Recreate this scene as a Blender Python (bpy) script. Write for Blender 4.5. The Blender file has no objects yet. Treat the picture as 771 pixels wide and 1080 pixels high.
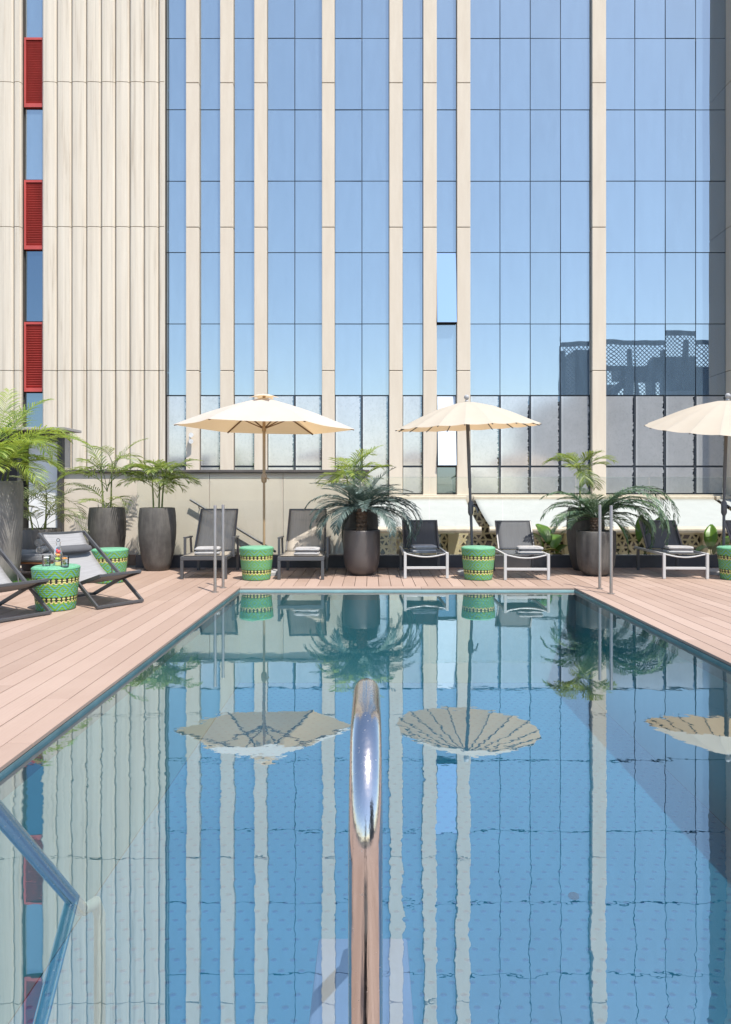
import bpy, bmesh, math, random
from mathutils import Vector, Matrix, noise as mnoise

SC = bpy.context.scene
COL = SC.collection
R = math.radians
PX, PY, F, CH = 391.0, 516.0, 720.0, 1.3      # photo calibration, used only to work out sizes


def X(px, Y):
    return (px - PX) / F * Y


def Z(py, Y):
    return CH - (py - PY) / F * Y


# ------------------------------------------------------------------ helpers
class MB:
    def __init__(self):
        self.bm = bmesh.new()

    def box(self, x0, x1, y0, y1, z0, z1):
        v = [self.bm.verts.new(p) for p in ((x0, y0, z0), (x1, y0, z0), (x1, y1, z0), (x0, y1, z0),
                                            (x0, y0, z1), (x1, y0, z1), (x1, y1, z1), (x0, y1, z1))]
        for f in ((3, 2, 1, 0), (4, 5, 6, 7), (0, 1, 5, 4), (1, 2, 6, 5), (2, 3, 7, 6), (3, 0, 4, 7)):
            self.bm.faces.new([v[i] for i in f])
        return v

    def bar(self, p0, p1, w, h, up=(0, 0, 1)):
        """rectangular bar between two points"""
        p0, p1 = Vector(p0), Vector(p1)
        d = (p1 - p0).normalized()
        up = Vector(up)
        if abs(d.dot(up)) > .98:
            up = Vector((0, 1, 0))
        s = d.cross(up).normalized()
        u = s.cross(d).normalized()
        vs = []
        for p in (p0, p1):
            for a, b in ((-1, -1), (1, -1), (1, 1), (-1, 1)):
                vs.append(self.bm.verts.new(p + s * (a * w / 2) + u * (b * h / 2)))
        for f in ((3, 2, 1, 0), (4, 5, 6, 7), (0, 1, 5, 4), (1, 2, 6, 5), (2, 3, 7, 6), (3, 0, 4, 7)):
            self.bm.faces.new([vs[i] for i in f])

    def tube(self, pts, r, n=12, cap=True):
        pts = [Vector(p) for p in pts]
        rs = r if isinstance(r, (list, tuple)) else [r] * len(pts)
        rings = []
        t0 = (pts[1] - pts[0]).normalized()
        ref = Vector((1, 0, 0)) if abs(t0.x) < .9 else Vector((0, 1, 0))
        s = t0.cross(ref).normalized()
        for i, p in enumerate(pts):
            if i == 0:
                t = t0
            elif i == len(pts) - 1:
                t = (pts[i] - pts[i - 1]).normalized()
            else:
                t = ((pts[i + 1] - pts[i]).normalized() + (pts[i] - pts[i - 1]).normalized()).normalized()
            s = (s - t * s.dot(t)).normalized()
            u = t.cross(s)
            rings.append([self.bm.verts.new(p + (s * math.cos(2 * math.pi * k / n) + u * math.sin(2 * math.pi * k / n)) * rs[i])
                          for k in range(n)])
        for a, b in zip(rings, rings[1:]):
            for k in range(n):
                self.bm.faces.new((a[k], a[(k + 1) % n], b[(k + 1) % n], b[k]))
        if cap:
            self.bm.faces.new(rings[0][::-1])
            self.bm.faces.new(rings[-1])

    def lathe(self, prof, n=32, c=(0, 0, 0), cap0=True, cap1=True, wob=None):
        rings = []
        for (r, z) in prof:
            ring = []
            for k in range(n):
                a = 2 * math.pi * k / n
                rr = r * (wob(a, z) if wob else 1)
                ring.append(self.bm.verts.new((c[0] + rr * math.cos(a), c[1] + rr * math.sin(a), c[2] + z)))
            rings.append(ring)
        for a, b in zip(rings, rings[1:]):
            for k in range(n):
                self.bm.faces.new((a[k], a[(k + 1) % n], b[(k + 1) % n], b[k]))
        if cap0:
            self.bm.faces.new(rings[0][::-1])
        if cap1:
            self.bm.faces.new(rings[-1])
        return rings

    def ball(self, c, r, seg=12, squash=1.0):
        m = Matrix.Translation(c) @ Matrix.Diagonal((r, r, r * squash, 1))
        bmesh.ops.create_uvsphere(self.bm, u_segments=seg, v_segments=max(6, seg // 2), radius=1, matrix=m)

    def quad(self, a, b, c, d):
        return self.bm.faces.new([self.bm.verts.new(p) for p in (a, b, c, d)])

    def grid(self, P):
        """P[i][j] points -> quad grid"""
        V = [[self.bm.verts.new(p) for p in row] for row in P]
        for i in range(len(V) - 1):
            for j in range(len(V[0]) - 1):
                self.bm.faces.new((V[i][j], V[i + 1][j], V[i + 1][j + 1], V[i][j + 1]))
        return V

    def build(self, name, mat, parent=None, smooth=False, bevel=0, solid=0, world=False, normals=True, ang=35):
        me = bpy.data.meshes.new(name)
        if normals:
            bmesh.ops.recalc_face_normals(self.bm, faces=self.bm.faces[:])
        if parent is not None and world:
            off = Vector((0, 0, 0))
            q = parent
            while q is not None:
                off += q.location
                q = q.parent
            bmesh.ops.translate(self.bm, verts=self.bm.verts[:], vec=-off)
        self.bm.to_mesh(me)
        self.bm.free()
        if smooth:
            for p in me.polygons:
                p.use_smooth = True
            if ang < 180:
                me.set_sharp_from_angle(angle=R(ang))
        o = bpy.data.objects.new(name, me)
        COL.objects.link(o)
        me.materials.append(mat)
        if parent is not None:
            o.parent = parent
        if solid:
            md = o.modifiers.new('thickness', 'SOLIDIFY')
            md.thickness = solid
            md.offset = 0
        if bevel:
            md = o.modifiers.new('bevel', 'BEVEL')
            md.width = bevel
            md.segments = 2
            md.limit_method = 'ANGLE'
            md.angle_limit = R(40)
        return o


def tag(o, label=None, cat=None, group=None, kind=None):
    if label:
        o['label'] = label
    if cat:
        o['category'] = cat
    if group:
        o['group'] = group
    if kind:
        o['kind'] = kind
    return o


def thing(name, label, cat, loc=(0, 0, 0), rz=0, group=None):
    o = bpy.data.objects.new(name, None)
    COL.objects.link(o)
    o.location = loc
    o.rotation_euler = (0, 0, rz)
    o.empty_display_size = .1
    return tag(o, label, cat, group)


def dup(o, loc=None, rz=None, label=None, parent=None):
    c = o.copy()
    COL.objects.link(c)
    if parent is not None:
        c.parent = parent
    for ch in list(o.children):
        dup(ch, parent=c)
    if loc is not None:
        c.location = loc
    if rz is not None:
        c.rotation_euler = (0, 0, rz)
    if label:
        c['label'] = label
    return c


# ------------------------------------------------------------------ materials
def new_mat(name):
    m = bpy.data.materials.new(name)
    m.use_nodes = True
    nt = m.node_tree
    nt.nodes.clear()
    out = nt.nodes.new('ShaderNodeOutputMaterial')
    return m, nt, out


class G:
    """tiny node-graph helper"""
    def __init__(self, nt):
        self.nt = nt

    def n(self, t, props=None, **ins):
        nd = self.nt.nodes.new('ShaderNode' + t)
        for k, v in (props or {}).items():
            setattr(nd, k, v)
        for k, v in ins.items():
            self.set(nd, k, v)
        return nd

    def set(self, nd, k, v):
        key = int(k[1:]) if (k[0] == 'i' and k[1:].isdigit()) else k.replace('_', ' ')
        s = nd.inputs[key]
        if isinstance(v, bpy.types.NodeSocket):
            self.nt.links.new(v, s)
        else:
            s.default_value = v

    def math(self, op, a, b=0.0, c=0.0, clamp=False):
        nd = self.n('Math', {'operation': op, 'use_clamp': clamp}, i0=a, i1=b, i2=c)
        return nd.outputs[0]

    def mix(self, f, a, b, blend='MIX'):
        nd = self.nt.nodes.new('ShaderNodeMix')
        nd.data_type = 'RGBA'
        nd.blend_type = blend
        for i, v in ((0, f), (6, a), (7, b)):
            s = nd.inputs[i]
            if isinstance(v, bpy.types.NodeSocket):
                self.nt.links.new(v, s)
            else:
                s.default_value = v
        return nd.outputs[2]

    def ramp(self, f, stops):
        nd = self.nt.nodes.new('ShaderNodeValToRGB')
        while len(nd.color_ramp.elements) < len(stops):
            nd.color_ramp.elements.new(.5)
        for e, (p, c) in zip(nd.color_ramp.elements, stops):
            e.position = p
            e.color = c if len(c) == 4 else (*c, 1)
        self.nt.links.new(f, nd.inputs[0])
        return nd.outputs[0]

    def maprange(self, v, a, b, c, d):
        nd = self.n('MapRange', {'clamp': True}, i0=v, i1=a, i2=b, i3=c, i4=d)
        return nd.outputs[0]

    def coord(self, which='Object'):
        return self.n('TexCoord').outputs[which]

    def mapping(self, vec, scale=(1, 1, 1), loc=(0, 0, 0)):
        nd = self.n('Mapping')
        self.nt.links.new(vec, nd.inputs['Vector'])
        nd.inputs['Scale'].default_value = scale
        nd.inputs['Location'].default_value = loc
        return nd.outputs[0]

    def noise(self, vec, scale, detail=4, rough=.55):
        nd = self.n('TexNoise', None, Scale=scale, Detail=detail, Roughness=rough)
        self.nt.links.new(vec, nd.inputs['Vector'])
        return nd.outputs['Fac']

    def bump(self, h, strength=.3, dist=.01):
        nd = self.n('Bump', None, Strength=strength, Distance=dist, Height=h)
        return nd.outputs[0]


def c4(c):
    return (*c, 1) if len(c) == 3 else c


def mat(name, col, rough=.6, metal=0, var=.12, vscale=6, stretch=(1, 1, 1), bump=0, bscale=60, spec=.5, island=0):
    m, nt, out = new_mat(name)
    g = G(nt)
    p = g.n('BsdfPrincipled', None, Roughness=rough, Metallic=metal)
    p.inputs['Specular IOR Level'].default_value = spec
    co = g.mapping(g.coord('Object'), stretch)
    base = c4(col)
    if var:
        f = g.noise(co, vscale, 5, .6)
        dark = c4([c * (1 - var) for c in col[:3]])
        lite = c4([min(1, c * (1 + var)) for c in col[:3]])
        base = g.ramp(f, [(.3, dark), (.7, lite)])
    if island:
        rp = g.n('NewGeometry').outputs['Random Per Island']
        k = g.math('MULTIPLY_ADD', rp, 2 * island, 1 - island)
        nd = g.n('VectorMath', {'operation': 'SCALE'})
        if isinstance(base, bpy.types.NodeSocket):
            nt.links.new(base, nd.inputs[0])
        else:
            nd.inputs[0].default_value = base[:3]
        nt.links.new(k, nd.inputs['Scale'])
        base = nd.outputs[0]
    g.set(p, 'Base_Color', base)
    if bump:
        h = g.noise(co, bscale, 3, .6)
        g.set(p, 'Normal', g.bump(h, bump, .01))
    nt.links.new(p.outputs[0], out.inputs[0])
    return m


M = {}


def make_materials():
    # ribbed precast concrete: warm, vertically streaked
    m, nt, out = new_mat('precast_concrete')
    g = G(nt)
    co = g.coord('Object')
    streak = g.noise(g.mapping(co, (9, 9, .35)), 1.0, 6, .65)
    blot = g.noise(co, .7, 4, .6)
    fine = g.noise(co, 55, 3, .7)
    c = g.ramp(streak, [(.28, (.38, .305, .22)), (.45, (.58, .505, .40)), (.72, (.67, .60, .49))])
    drip = g.noise(g.mapping(co, (22, 22, .18), (4, 1, 2)), 1.0, 5, .6)
    c = g.mix(g.maprange(drip, .56, .72, 0, .55), c, (.30, .26, .20, 1))
    c = g.mix(g.maprange(blot, .35, .7, 0, .4), c, (.60, .54, .445, 1))
    c = g.mix(g.maprange(fine, .4, .75, 0, .22), c, (.48, .41, .33, 1))
    # each precast rib weathers a little differently
    rp = g.n('NewGeometry').outputs['Random Per Island']
    c = g.mix(g.math('MULTIPLY', rp, .28), c, (.56, .50, .41, 1))
    p = g.n('BsdfPrincipled', None, Roughness=.85)
    g.set(p, 'Base_Color', c)
    g.set(p, 'Normal', g.bump(fine, .25, .01))
    nt.links.new(p.outputs[0], out.inputs[0])
    M['precast'] = m

    m, nt, out = new_mat('pilaster_concrete')
    g = G(nt)
    co = g.coord('Object')
    f = g.noise(g.mapping(co, (6, 6, .8)), 1.0, 6, .65)
    fine = g.noise(co, 45, 4, .75)
    c = g.ramp(f, [(.3, (.55, .465, .36)), (.7, (.625, .545, .435))])
    c = g.mix(g.maprange(fine, .42, .75, 0, .3), c, (.50, .42, .325, 1))
    rp = g.n('NewGeometry').outputs['Random Per Island']
    c = g.mix(g.math('MULTIPLY', rp, .3), c, (.60, .52, .42, 1))
    p = g.n('BsdfPrincipled', None, Roughness=.85)
    g.set(p, 'Base_Color', c)
    g.set(p, 'Normal', g.bump(fine, .25, .01))
    nt.links.new(p.outputs[0], out.inputs[0])
    M['pilaster'] = m

    # solar-control glazing
    def glazing(name, tint, body, fac):
        m, nt, out = new_mat(name)
        g = G(nt)
        co = g.coord('Object')
        gl = g.n('BsdfGlossy', None, Roughness=.012)
        rp = g.n('NewGeometry').outputs['Random Per Island']
        t = g.mix(g.math('MULTIPLY', rp, .55), c4(tint), c4([x * .78 for x in tint]))
        g.set(gl, 'Color', t)
        warp = g.noise(g.mapping(co, (.9, .9, .6)), .8, 2, .5)
        g.set(gl, 'Normal', g.bump(warp, .09, .03))
        df = g.n('BsdfDiffuse', None)
        dirt = g.noise(g.mapping(co, (3, 3, .5)), 2, 5, .7)
        g.set(df, 'Color', g.ramp(dirt, [(.35, c4(body)), (.75, c4([x * 1.35 for x in body]))]))
        mx = g.n('MixShader', None, Fac=fac)
        nt.links.new(df.outputs[0], mx.inputs[1])
        nt.links.new(gl.outputs[0], mx.inputs[2])
        nt.links.new(mx.outputs[0], out.inputs[0])
        return m
    M['glazing'] = glazing('solar_glazing', (.655, .68, .655), (.13, .20, .275), .60)
    M['glazing_dark'] = glazing('dark_glazing', (.26, .32, .37), (.03, .06, .10), .72)
    M['glazing_open'] = glazing('bright_open_glazing', (.80, .88, .92), (.05, .08, .14), .9)  # tilted pane: its brighter sky reflection is put into the tint

    # whitewashed, dusty glazing of the lowest rows
    m, nt, out = new_mat('whitewashed_glass')
    g = G(nt)
    co = g.coord('Object')
    uv = g.coord('UV')
    sx = g.n('SeparateXYZ')
    nt.links.new(uv, sx.inputs[0])
    n1 = g.noise(co, 1.6, 5, .65)
    n2 = g.noise(g.mapping(co, (26, 26, 19)), 1.0, 5, .75)
    edge = g.noise(g.mapping(co, (5, 5, 9)), 1.6, 8, .85)
    c = g.ramp(n1, [(.25, (.33, .335, .335)), (.75, (.42, .425, .425))])
    c = g.mix(g.maprange(n2, .47, .70, 0, .55), c, (.19, .20, .205, 1))
    ed = g.math('MINIMUM', sx.outputs[0], g.math('SUBTRACT', 1.0, sx.outputs[0]))
    c = g.mix(g.maprange(g.math('MULTIPLY_ADD', n1, .12, ed), .06, .15, .55, 0), c, (.56, .57, .57, 1))
    df = g.n('BsdfDiffuse')
    g.set(df, 'Color', c)
    gl = g.n('BsdfGlossy', None, Roughness=.11)
    gl.inputs['Color'].default_value = (.8, .8, .8, 1)
    g2 = g.n('BsdfGlossy', None, Roughness=.02)
    g2.inputs['Color'].default_value = (.14, .17, .20, 1)
    # paint peeled towards the right edge of each pane
    peel = g.math('GREATER_THAN', g.math('MULTIPLY_ADD', edge, .34, sx.outputs[0]), 1.125)
    mx = g.n('MixShader', None, Fac=g.maprange(n2, .3, .8, .40, .24))
    nt.links.new(df.outputs[0], mx.inputs[1])
    nt.links.new(gl.outputs[0], mx.inputs[2])
    mx2 = g.n('MixShader')
    nt.links.new(peel, mx2.inputs[0])
    nt.links.new(mx.outputs[0], mx2.inputs[1])
    nt.links.new(g2.outputs[0], mx2.inputs[2])
    nt.links.new(mx2.outputs[0], out.inputs[0])
    M['whitewash'] = m

    M['lit_frosted_pane'] = mat('lit_frosted_pane', (.60, .66, .73), .35, var=.05, spec=.6)  # brightness of the lit frosted pane, put in as white colour
    M['mullion'] = mat('dark_mullion', (.035, .042, .05), .45, var=.2)
    M['backing'] = mat('shadow_gap', (.10, .085, .07), .9)
    M['red_metal'] = mat('red_louvre_paint', (.43, .062, .05), .5, var=.15, stretch=(1, 1, .3), vscale=3)
    M['render_wall'] = mat('rendered_wall', (.60, .53, .445), .9, var=.07, vscale=1.2, bump=.15, bscale=90)
    M['coping'] = mat('dark_coping', (.085, .075, .07), .5, var=.2)
    M['skirting'] = mat('brown_skirting', (.33, .22, .16), .8)
    M['plinth'] = mat('anthracite_channel', (.055, .057, .065), .55, var=.15)
    M['door_white'] = mat('white_door_paint', (.72, .73, .73), .5, var=.04)
    M['steel_dark'] = mat('dark_steel', (.05, .047, .045), .5, var=.2)
    M['interior'] = mat('dark_interior', (.03, .03, .032), .8)
    M['slab'] = mat('grey_slab', (.33, .31, .29), .8)

    # composite decking
    m, nt, out = new_mat('composite_decking')
    g = G(nt)
    co = g.coord('Object')
    rp = g.n('NewGeometry').outputs['Random Per Island']
    grain = g.noise(g.mapping(co, (40, 1.2, 40)), 1.0, 5, .65)
    stain = g.noise(co, .8, 5, .6)
    c = g.ramp(rp, [(0, (.295, .205, .158)), (.5, (.345, .244, .192)), (1, (.385, .28, .225))])
    c = g.mix(g.maprange(grain, .35, .7, .0, .28), c, (.31, .21, .16, 1))
    c = g.mix(g.maprange(stain, .48, .72, 0, .3), c, (.44, .33, .27, 1))
    spots = g.noise(g.mapping(co, (2.2, .9, 1)), 2.1, 6, .7)
    c = g.mix(g.maprange(spots, .62, .76, 0, .5), c, (.22, .16, .135, 1))
    wv = g.n('TexWave', {'wave_type': 'BANDS', 'bands_direction': 'X'}, Scale=11.0)
    nt.links.new(co, wv.inputs['Vector'])
    p = g.n('BsdfPrincipled', None, Roughness=.62)
    g.set(p, 'Base_Color', c)
    g.set(p, 'Normal', g.bump(wv.outputs['Fac'], .12, .003))
    nt.links.new(p.outputs[0], out.inputs[0])
    M['deck'] = m
    M['deck_under'] = mat('deck_substrate', (.06, .045, .04), .9)

    # stainless pool lining with embossed dots
    def pool_mat(name, col, dots):
        m, nt, out = new_mat(name)
        g = G(nt)
        co = g.coord('Object')
        p = g.n('BsdfPrincipled', None, Roughness=.4, Metallic=.25)
        n = g.noise(co, .9, 4, .6)
        c = g.ramp(n, [(.3, c4([x * .88 for x in col])), (.7, c4([x * 1.1 for x in col]))])
        if dots:
            s = g.n('SeparateXYZ')
            nt.links.new(co, s.inputs[0])
            row = g.math('FLOOR', g.math('DIVIDE', s.outputs[1], .085))
            shift = g.math('MULTIPLY', g.math('MODULO', row, 2.0), .5)
            u = g.math('SUBTRACT', g.math('FRACT', g.math('ADD', g.math('DIVIDE', s.outputs[0], .105), shift)), .5)
            v = g.math('SUBTRACT', g.math('FRACT', g.math('DIVIDE', s.outputs[1], .085)), .5)
            d = g.math('SQRT', g.math('ADD', g.math('MULTIPLY', u, u), g.math('MULTIPLY', v, v)))
            dm = g.maprange(d, .10, .2, 1, 0)
            c = g.mix(g.math('MULTIPLY', dm, .6), c, c4((.02, .08, .26)))
            g.set(p, 'Normal', g.bump(dm, .5, .008))
        g.set(p, 'Base_Color', c)
        nt.links.new(p.outputs[0], out.inputs[0])
        return m
    M['pool_floor'] = pool_mat('pool_floor_steel', (.06, .275, .435), True)
    M['pool_wall'] = pool_mat('pool_wall_steel', (.22, .56, .57), False)
    M['far_pool_rim'] = mat('pale_far_rim', (.30, .44, .43), .5, var=.12, vscale=3)  # far side of the rim, paler than the other sides
    M['pool_rim'] = mat('pool_rim_steel', (.17, .28, .30), .3, metal=.5, var=.2, vscale=4)
    M['pool_step'] = mat('submerged_step', (.30, .32, .50), .6)

    # water: rippled mirror over a clear tinted body
    m, nt, out = new_mat('pool_water')
    g = G(nt)
    co = g.coord('Object')
    n1 = g.noise(g.mapping(co, (1.0, 1.0, 1)), 5.5, 2, .5)
    n2 = g.noise(g.mapping(co, (1.0, 1.2, 1), (7, 3, 0)), 17, 2, .5)
    n3 = g.noise(g.mapping(co, (1.0, 1.0, 1), (3, 9, 0)), .7, 2, .5)
    h = g.math('MULTIPLY', g.math('MULTIPLY_ADD', n2, .22, n1), g.maprange(n3, .36, .64, .25, 1.5))
    b = g.bump(h, .045, .010)
    fr = g.n('Fresnel', None, IOR=1.33)
    nt.links.new(b, fr.inputs['Normal'])
    fac = g.math('MULTIPLY_ADD', fr.outputs[0], .50, .46, clamp=True)
    gl = g.n('BsdfGlossy', None, Roughness=.0)
    gl.inputs['Color'].default_value = (.82, .92, .95, 1)
    nt.links.new(b, gl.inputs['Normal'])
    tr = g.n('BsdfTransparent')
    tr.inputs['Color'].default_value = (.74, .93, .97, 1)
    mx = g.n('MixShader')
    nt.links.new(fac, mx.inputs[0])
    nt.links.new(tr.outputs[0], mx.inputs[1])
    nt.links.new(gl.outputs[0], mx.inputs[2])
    nt.links.new(mx.outputs[0], out.inputs[0])
    M['water'] = m

    # clear glass (balustrade, tumblers)
    def clear(name, tint, f0, f1):
        m, nt, out = new_mat(name)
        g = G(nt)
        fr = g.n('Fresnel', None, IOR=1.45)
        fac = g.math('MULTIPLY_ADD', fr.outputs[0], f1, f0, clamp=True)
        gl = g.n('BsdfGlossy', None, Roughness=.01)
        tr = g.n('BsdfTransparent')
        tr.inputs['Color'].default_value = c4(tint)
        mx = g.n('MixShader')
        nt.links.new(fac, mx.inputs[0])
        nt.links.new(tr.outputs[0], mx.inputs[1])
        nt.links.new(gl.outputs[0], mx.inputs[2])
        nt.links.new(mx.outputs[0], out.inputs[0])
        return m
    M['glass'] = clear('balustrade_glass', (.945, .965, .955), .0, .8)
    M['glass_edge'] = mat('glass_edge_strip', (.35, .45, .42), .3)
    M['tumbler'] = clear('tumbler_glass', (.93, .95, .95), .05, .9)
    M['juice'] = mat('pale_juice', (.75, .62, .25), .3, var=.1)
    M['lime'] = mat('lime_slice', (.35, .5, .06), .4)
    M['orange'] = mat('orange_slice', (.8, .32, .05), .4)
    M['redfruit'] = mat('red_fruit', (.6, .05, .04), .4)

    # polished stainless steel with fine scratches
    m, nt, out = new_mat('polished_steel')
    g = G(nt)
    co = g.coord('Object')
    p = g.n('BsdfPrincipled', None, Metallic=1.0)
    p.inputs['Base Color'].default_value = (.56, .53, .51, 1)
    sc = g.noise(g.mapping(co, (60, 60, 60)), 1.5, 3, .6)
    sp = g.noise(co, 130, 2, .5)
    stk = g.noise(g.mapping(co, (170, 170, 2.5)), 1.0, 3, .6)
    g.set(p, 'Normal', g.bump(stk, .10, .004))
    g.set(p, 'Roughness', g.math('ADD', g.maprange(sc, .35, .75, .10, .20), g.maprange(sp, .68, .75, 0, .3)))
    nt.links.new(p.outputs[0], out.inputs[0])
    M['steel'] = m
    M['lower_tube'] = mat('bright_lit_steel', (.85, .80, .72), .35, metal=.1)  # pale copy of the steel, its bright reflections put into the colour
    M['brushed'] = mat('brushed_steel', (.34, .30, .27), .38, metal=.75, var=.1)

    # umbrella cloth: light passes through
    def cloth(name, col, tcol, t):
        m, nt, out = new_mat(name)
        g = G(nt)
        co = g.coord('Object')
        f = g.noise(co, 3, 4, .6)
        df = g.n('BsdfDiffuse')
        g.set(df, 'Color', g.ramp(f, [(.3, c4([x * .93 for x in col])), (.7, c4(col))]))
        wr = g.noise(co, 2.2, 3, .55)
        bp = g.bump(wr, .25, .05)
        nt.links.new(bp, df.inputs['Normal'])
        tl = g.n('BsdfTranslucent')
        tl.inputs['Color'].default_value = c4(tcol)
        mx = g.n('MixShader', None, Fac=t)
        nt.links.new(df.outputs[0], mx.inputs[1])
        nt.links.new(tl.outputs[0], mx.inputs[2])
        nt.links.new(mx.outputs[0], out.inputs[0])
        return m
    M['canvas'] = cloth('cream_canvas', (.66, .625, .565), (.82, .56, .29), .42)
    M['canvas2'] = cloth('ecru_canvas', (.62, .57, .48), (.78, .54, .30), .40)
    M['awning'] = cloth('white_awning', (.47, .47, .45), (.5, .5, .46), .12)
    M['valance'] = mat('awning_bar', (.52, .43, .32), .5)
    M['tan_metal'] = mat('champagne_metal', (.36, .25, .14), .4, var=.1, metal=.2)
    M['brown_rib'] = mat('brown_rib', (.16, .085, .035), .55)
    M['grey_metal'] = mat('graphite_metal', (.095, .095, .10), .42, var=.1, metal=.2)
    M['chair_metal'] = mat('chair_graphite', (.085, .085, .088), .36, var=.1, metal=.3)
    M['white_metal'] = mat('white_powdercoat', (.46, .455, .44), .4, var=.05)
    M['base_grey'] = mat('umbrella_base_grey', (.33, .33, .33), .7)

    def sling(name, col, alpha):
        m, nt, out = new_mat(name)
        g = G(nt)
        co = g.coord('Object')
        p = g.n('BsdfPrincipled', None, Roughness=.7)
        f = g.noise(g.mapping(co, (120, 4, 4)), 1, 3, .6)
        g.set(p, 'Base_Color', g.ramp(f, [(.3, c4([x * .85 for x in col])), (.7, c4([x * 1.1 for x in col]))]))
        tr = g.n('BsdfTransparent')
        mx = g.n('MixShader', None, Fac=alpha)
        nt.links.new(p.outputs[0], mx.inputs[1])
        nt.links.new(tr.outputs[0], mx.inputs[2])
        nt.links.new(mx.outputs[0], out.inputs[0])
        return m
    M['sling_taupe'] = sling('taupe_sling', (.40, .35, .285), .28)
    M['sling_blue'] = sling('slate_sling', (.11, .12, .13), .14)
    M['sling_dark'] = sling('charcoal_sling', (.075, .08, .088), .12)
    M['sling_grey'] = sling('grey_sling', (.27, .265, .265), .04)
    M['pillow'] = mat('dark_pillow', (.075, .075, .08), .85)
    M['towel'] = mat('grey_towel', (.36, .35, .34), .95, var=.12, vscale=30, bump=.5, bscale=220)
    M['cushion'] = mat('grey_cushion', (.20, .20, .21), .9, bump=.2, bscale=200)
    M['teak'] = mat('teak_edge', (.30, .12, .05), .5)

    # stoneware planters
    def planter_mat(name, a, b):
        m, nt, out = new_mat(name)
        g = G(nt)
        co = g.coord('Object')
        n1 = g.noise(co, 3.2, 6, .65)
        n2 = g.noise(g.mapping(co, (14, 14, 2.5)), 1, 5, .7)
        n3 = g.noise(co, 60, 3, .7)
        c = g.ramp(n1, [(.32, c4(a)), (.68, c4(b))])
        c = g.mix(g.maprange(n2, .45, .75, 0, .55), c, c4([x * 1.5 for x in b]))
        p = g.n('BsdfPrincipled', None, Roughness=.6)
        g.set(p, 'Base_Color', c)
        g.set(p, 'Normal', g.bump(g.math('MULTIPLY_ADD', n3, .5, n2), .35, .01))
        nt.links.new(p.outputs[0], out.inputs[0])
        return m
    M['planter_dark'] = planter_mat('dark_stoneware', (.05, .045, .041), (.105, .097, .086))
    M['planter_grey'] = planter_mat('grey_stoneware', (.13, .125, .115), (.21, .20, .18))
    M['planter_smooth'] = mat('smooth_brown_planter', (.085, .072, .066), .42, var=.06)
    M['planter_brown'] = mat('matt_brown_planter', (.11, .098, .09), .6, var=.08)
    M['soil'] = mat('potting_soil', (.05, .035, .025), .95, var=.4, vscale=40)

    # leaves
    def leaf(name, cols, tcol, t=.3, rough=.45):
        m, nt, out = new_mat(name)
        g = G(nt)
        rp = g.n('NewGeometry').outputs['Random Per Island']
        co = g.coord('Object')
        f = g.noise(co, 2.6, 3, .6)
        k = g.math('MULTIPLY_ADD', g.math('SUBTRACT', f, .5), 1.3, rp)
        c = g.ramp(k, [(0, c4(cols[0])), (.5, c4(cols[1])), (1, c4(cols[2]))])
        p = g.n('BsdfPrincipled', None, Roughness=rough)
        g.set(p, 'Base_Color', c)
        tl = g.n('BsdfTranslucent')
        tl.inputs['Color'].default_value = c4(tcol)
        mx = g.n('MixShader', None, Fac=t)
        nt.links.new(p.outputs[0], mx.inputs[1])
        nt.links.new(tl.outputs[0], mx.inputs[2])
        nt.links.new(mx.outputs[0], out.inputs[0])
        return m
    M['areca'] = leaf('areca_leaf', ((.07, .14, .02), (.17, .25, .035), (.32, .38, .08)), (.42, .52, .07), .38)
    M['areca_dark'] = leaf('kentia_leaf', ((.04, .085, .018), (.11, .17, .03), (.26, .31, .08)), (.36, .44, .07), .32)
    M['areca_dry'] = leaf('pale_areca_leaf', ((.07, .10, .035), (.16, .20, .08), (.30, .30, .16)), (.3, .35, .12), .3)
    M['cycad'] = leaf('cycad_leaf', ((.045, .08, .07), (.085, .13, .115), (.18, .23, .205)), (.08, .14, .09), .15, .45)
    M['cycad_green'] = leaf('green_cycad_leaf', ((.04, .08, .05), (.08, .14, .085), (.17, .24, .13)), (.1, .2, .07), .2, .45)
    M['bigleaf'] = leaf('broad_leaf', ((.08, .17, .015), (.15, .27, .02), (.30, .36, .03)), (.35, .5, .04), .35, .35)
    M['bigleaf_y'] = leaf('yellowed_leaf', ((.40, .25, .02), (.38, .33, .03), (.25, .32, .03)), (.5, .4, .04), .3, .4)
    M['stem'] = mat('palm_stem', (.14, .17, .05), .6, var=.3, vscale=20)
    M['trunk'] = mat('cycad_trunk', (.13, .085, .055), .9, var=.45, vscale=30, bump=.8, bscale=40)
    M['stool_weave'] = None
    m, nt, out = new_mat('woven_straw')
    g = G(nt)
    a = g.n('Attribute', {'attribute_name': 'weave'})
    p = g.n('BsdfPrincipled', None, Roughness=.5)
    co = g.coord('Object')
    s = g.noise(g.mapping(co, (60, 60, 140)), 1, 3, .6)
    c = g.mix(g.maprange(s, .35, .7, .0, .35), a.outputs['Color'], (.55, .6, .55, 1), 'MULTIPLY')
    g.set(p, 'Base_Color', c)
    g.set(p, 'Normal', g.bump(s, .5, .008))
    nt.links.new(p.outputs[0], out.inputs[0])
    M['stool_weave'] = m
    M['stool_lid'] = mat('woven_lid', (.13, .34, .21), .5, var=.3, vscale=50, bump=.4, bscale=90)
    M['turf'] = mat('turf_green', (.06, .15, .02), .9, var=.5, vscale=40, bump=.8, bscale=120)
    M['asphalt'] = mat('asphalt', (.05, .05, .05), .9, var=.2)
    M['terrace'] = mat('terrace_tiles', (.36, .32, .27), .8)
    M['screen'] = mat('perforated_screen', (.50, .43, .27), .6, var=.08)
    M['far_grey'] = mat('far_cladding', (.035, .037, .04), .6)
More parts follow.
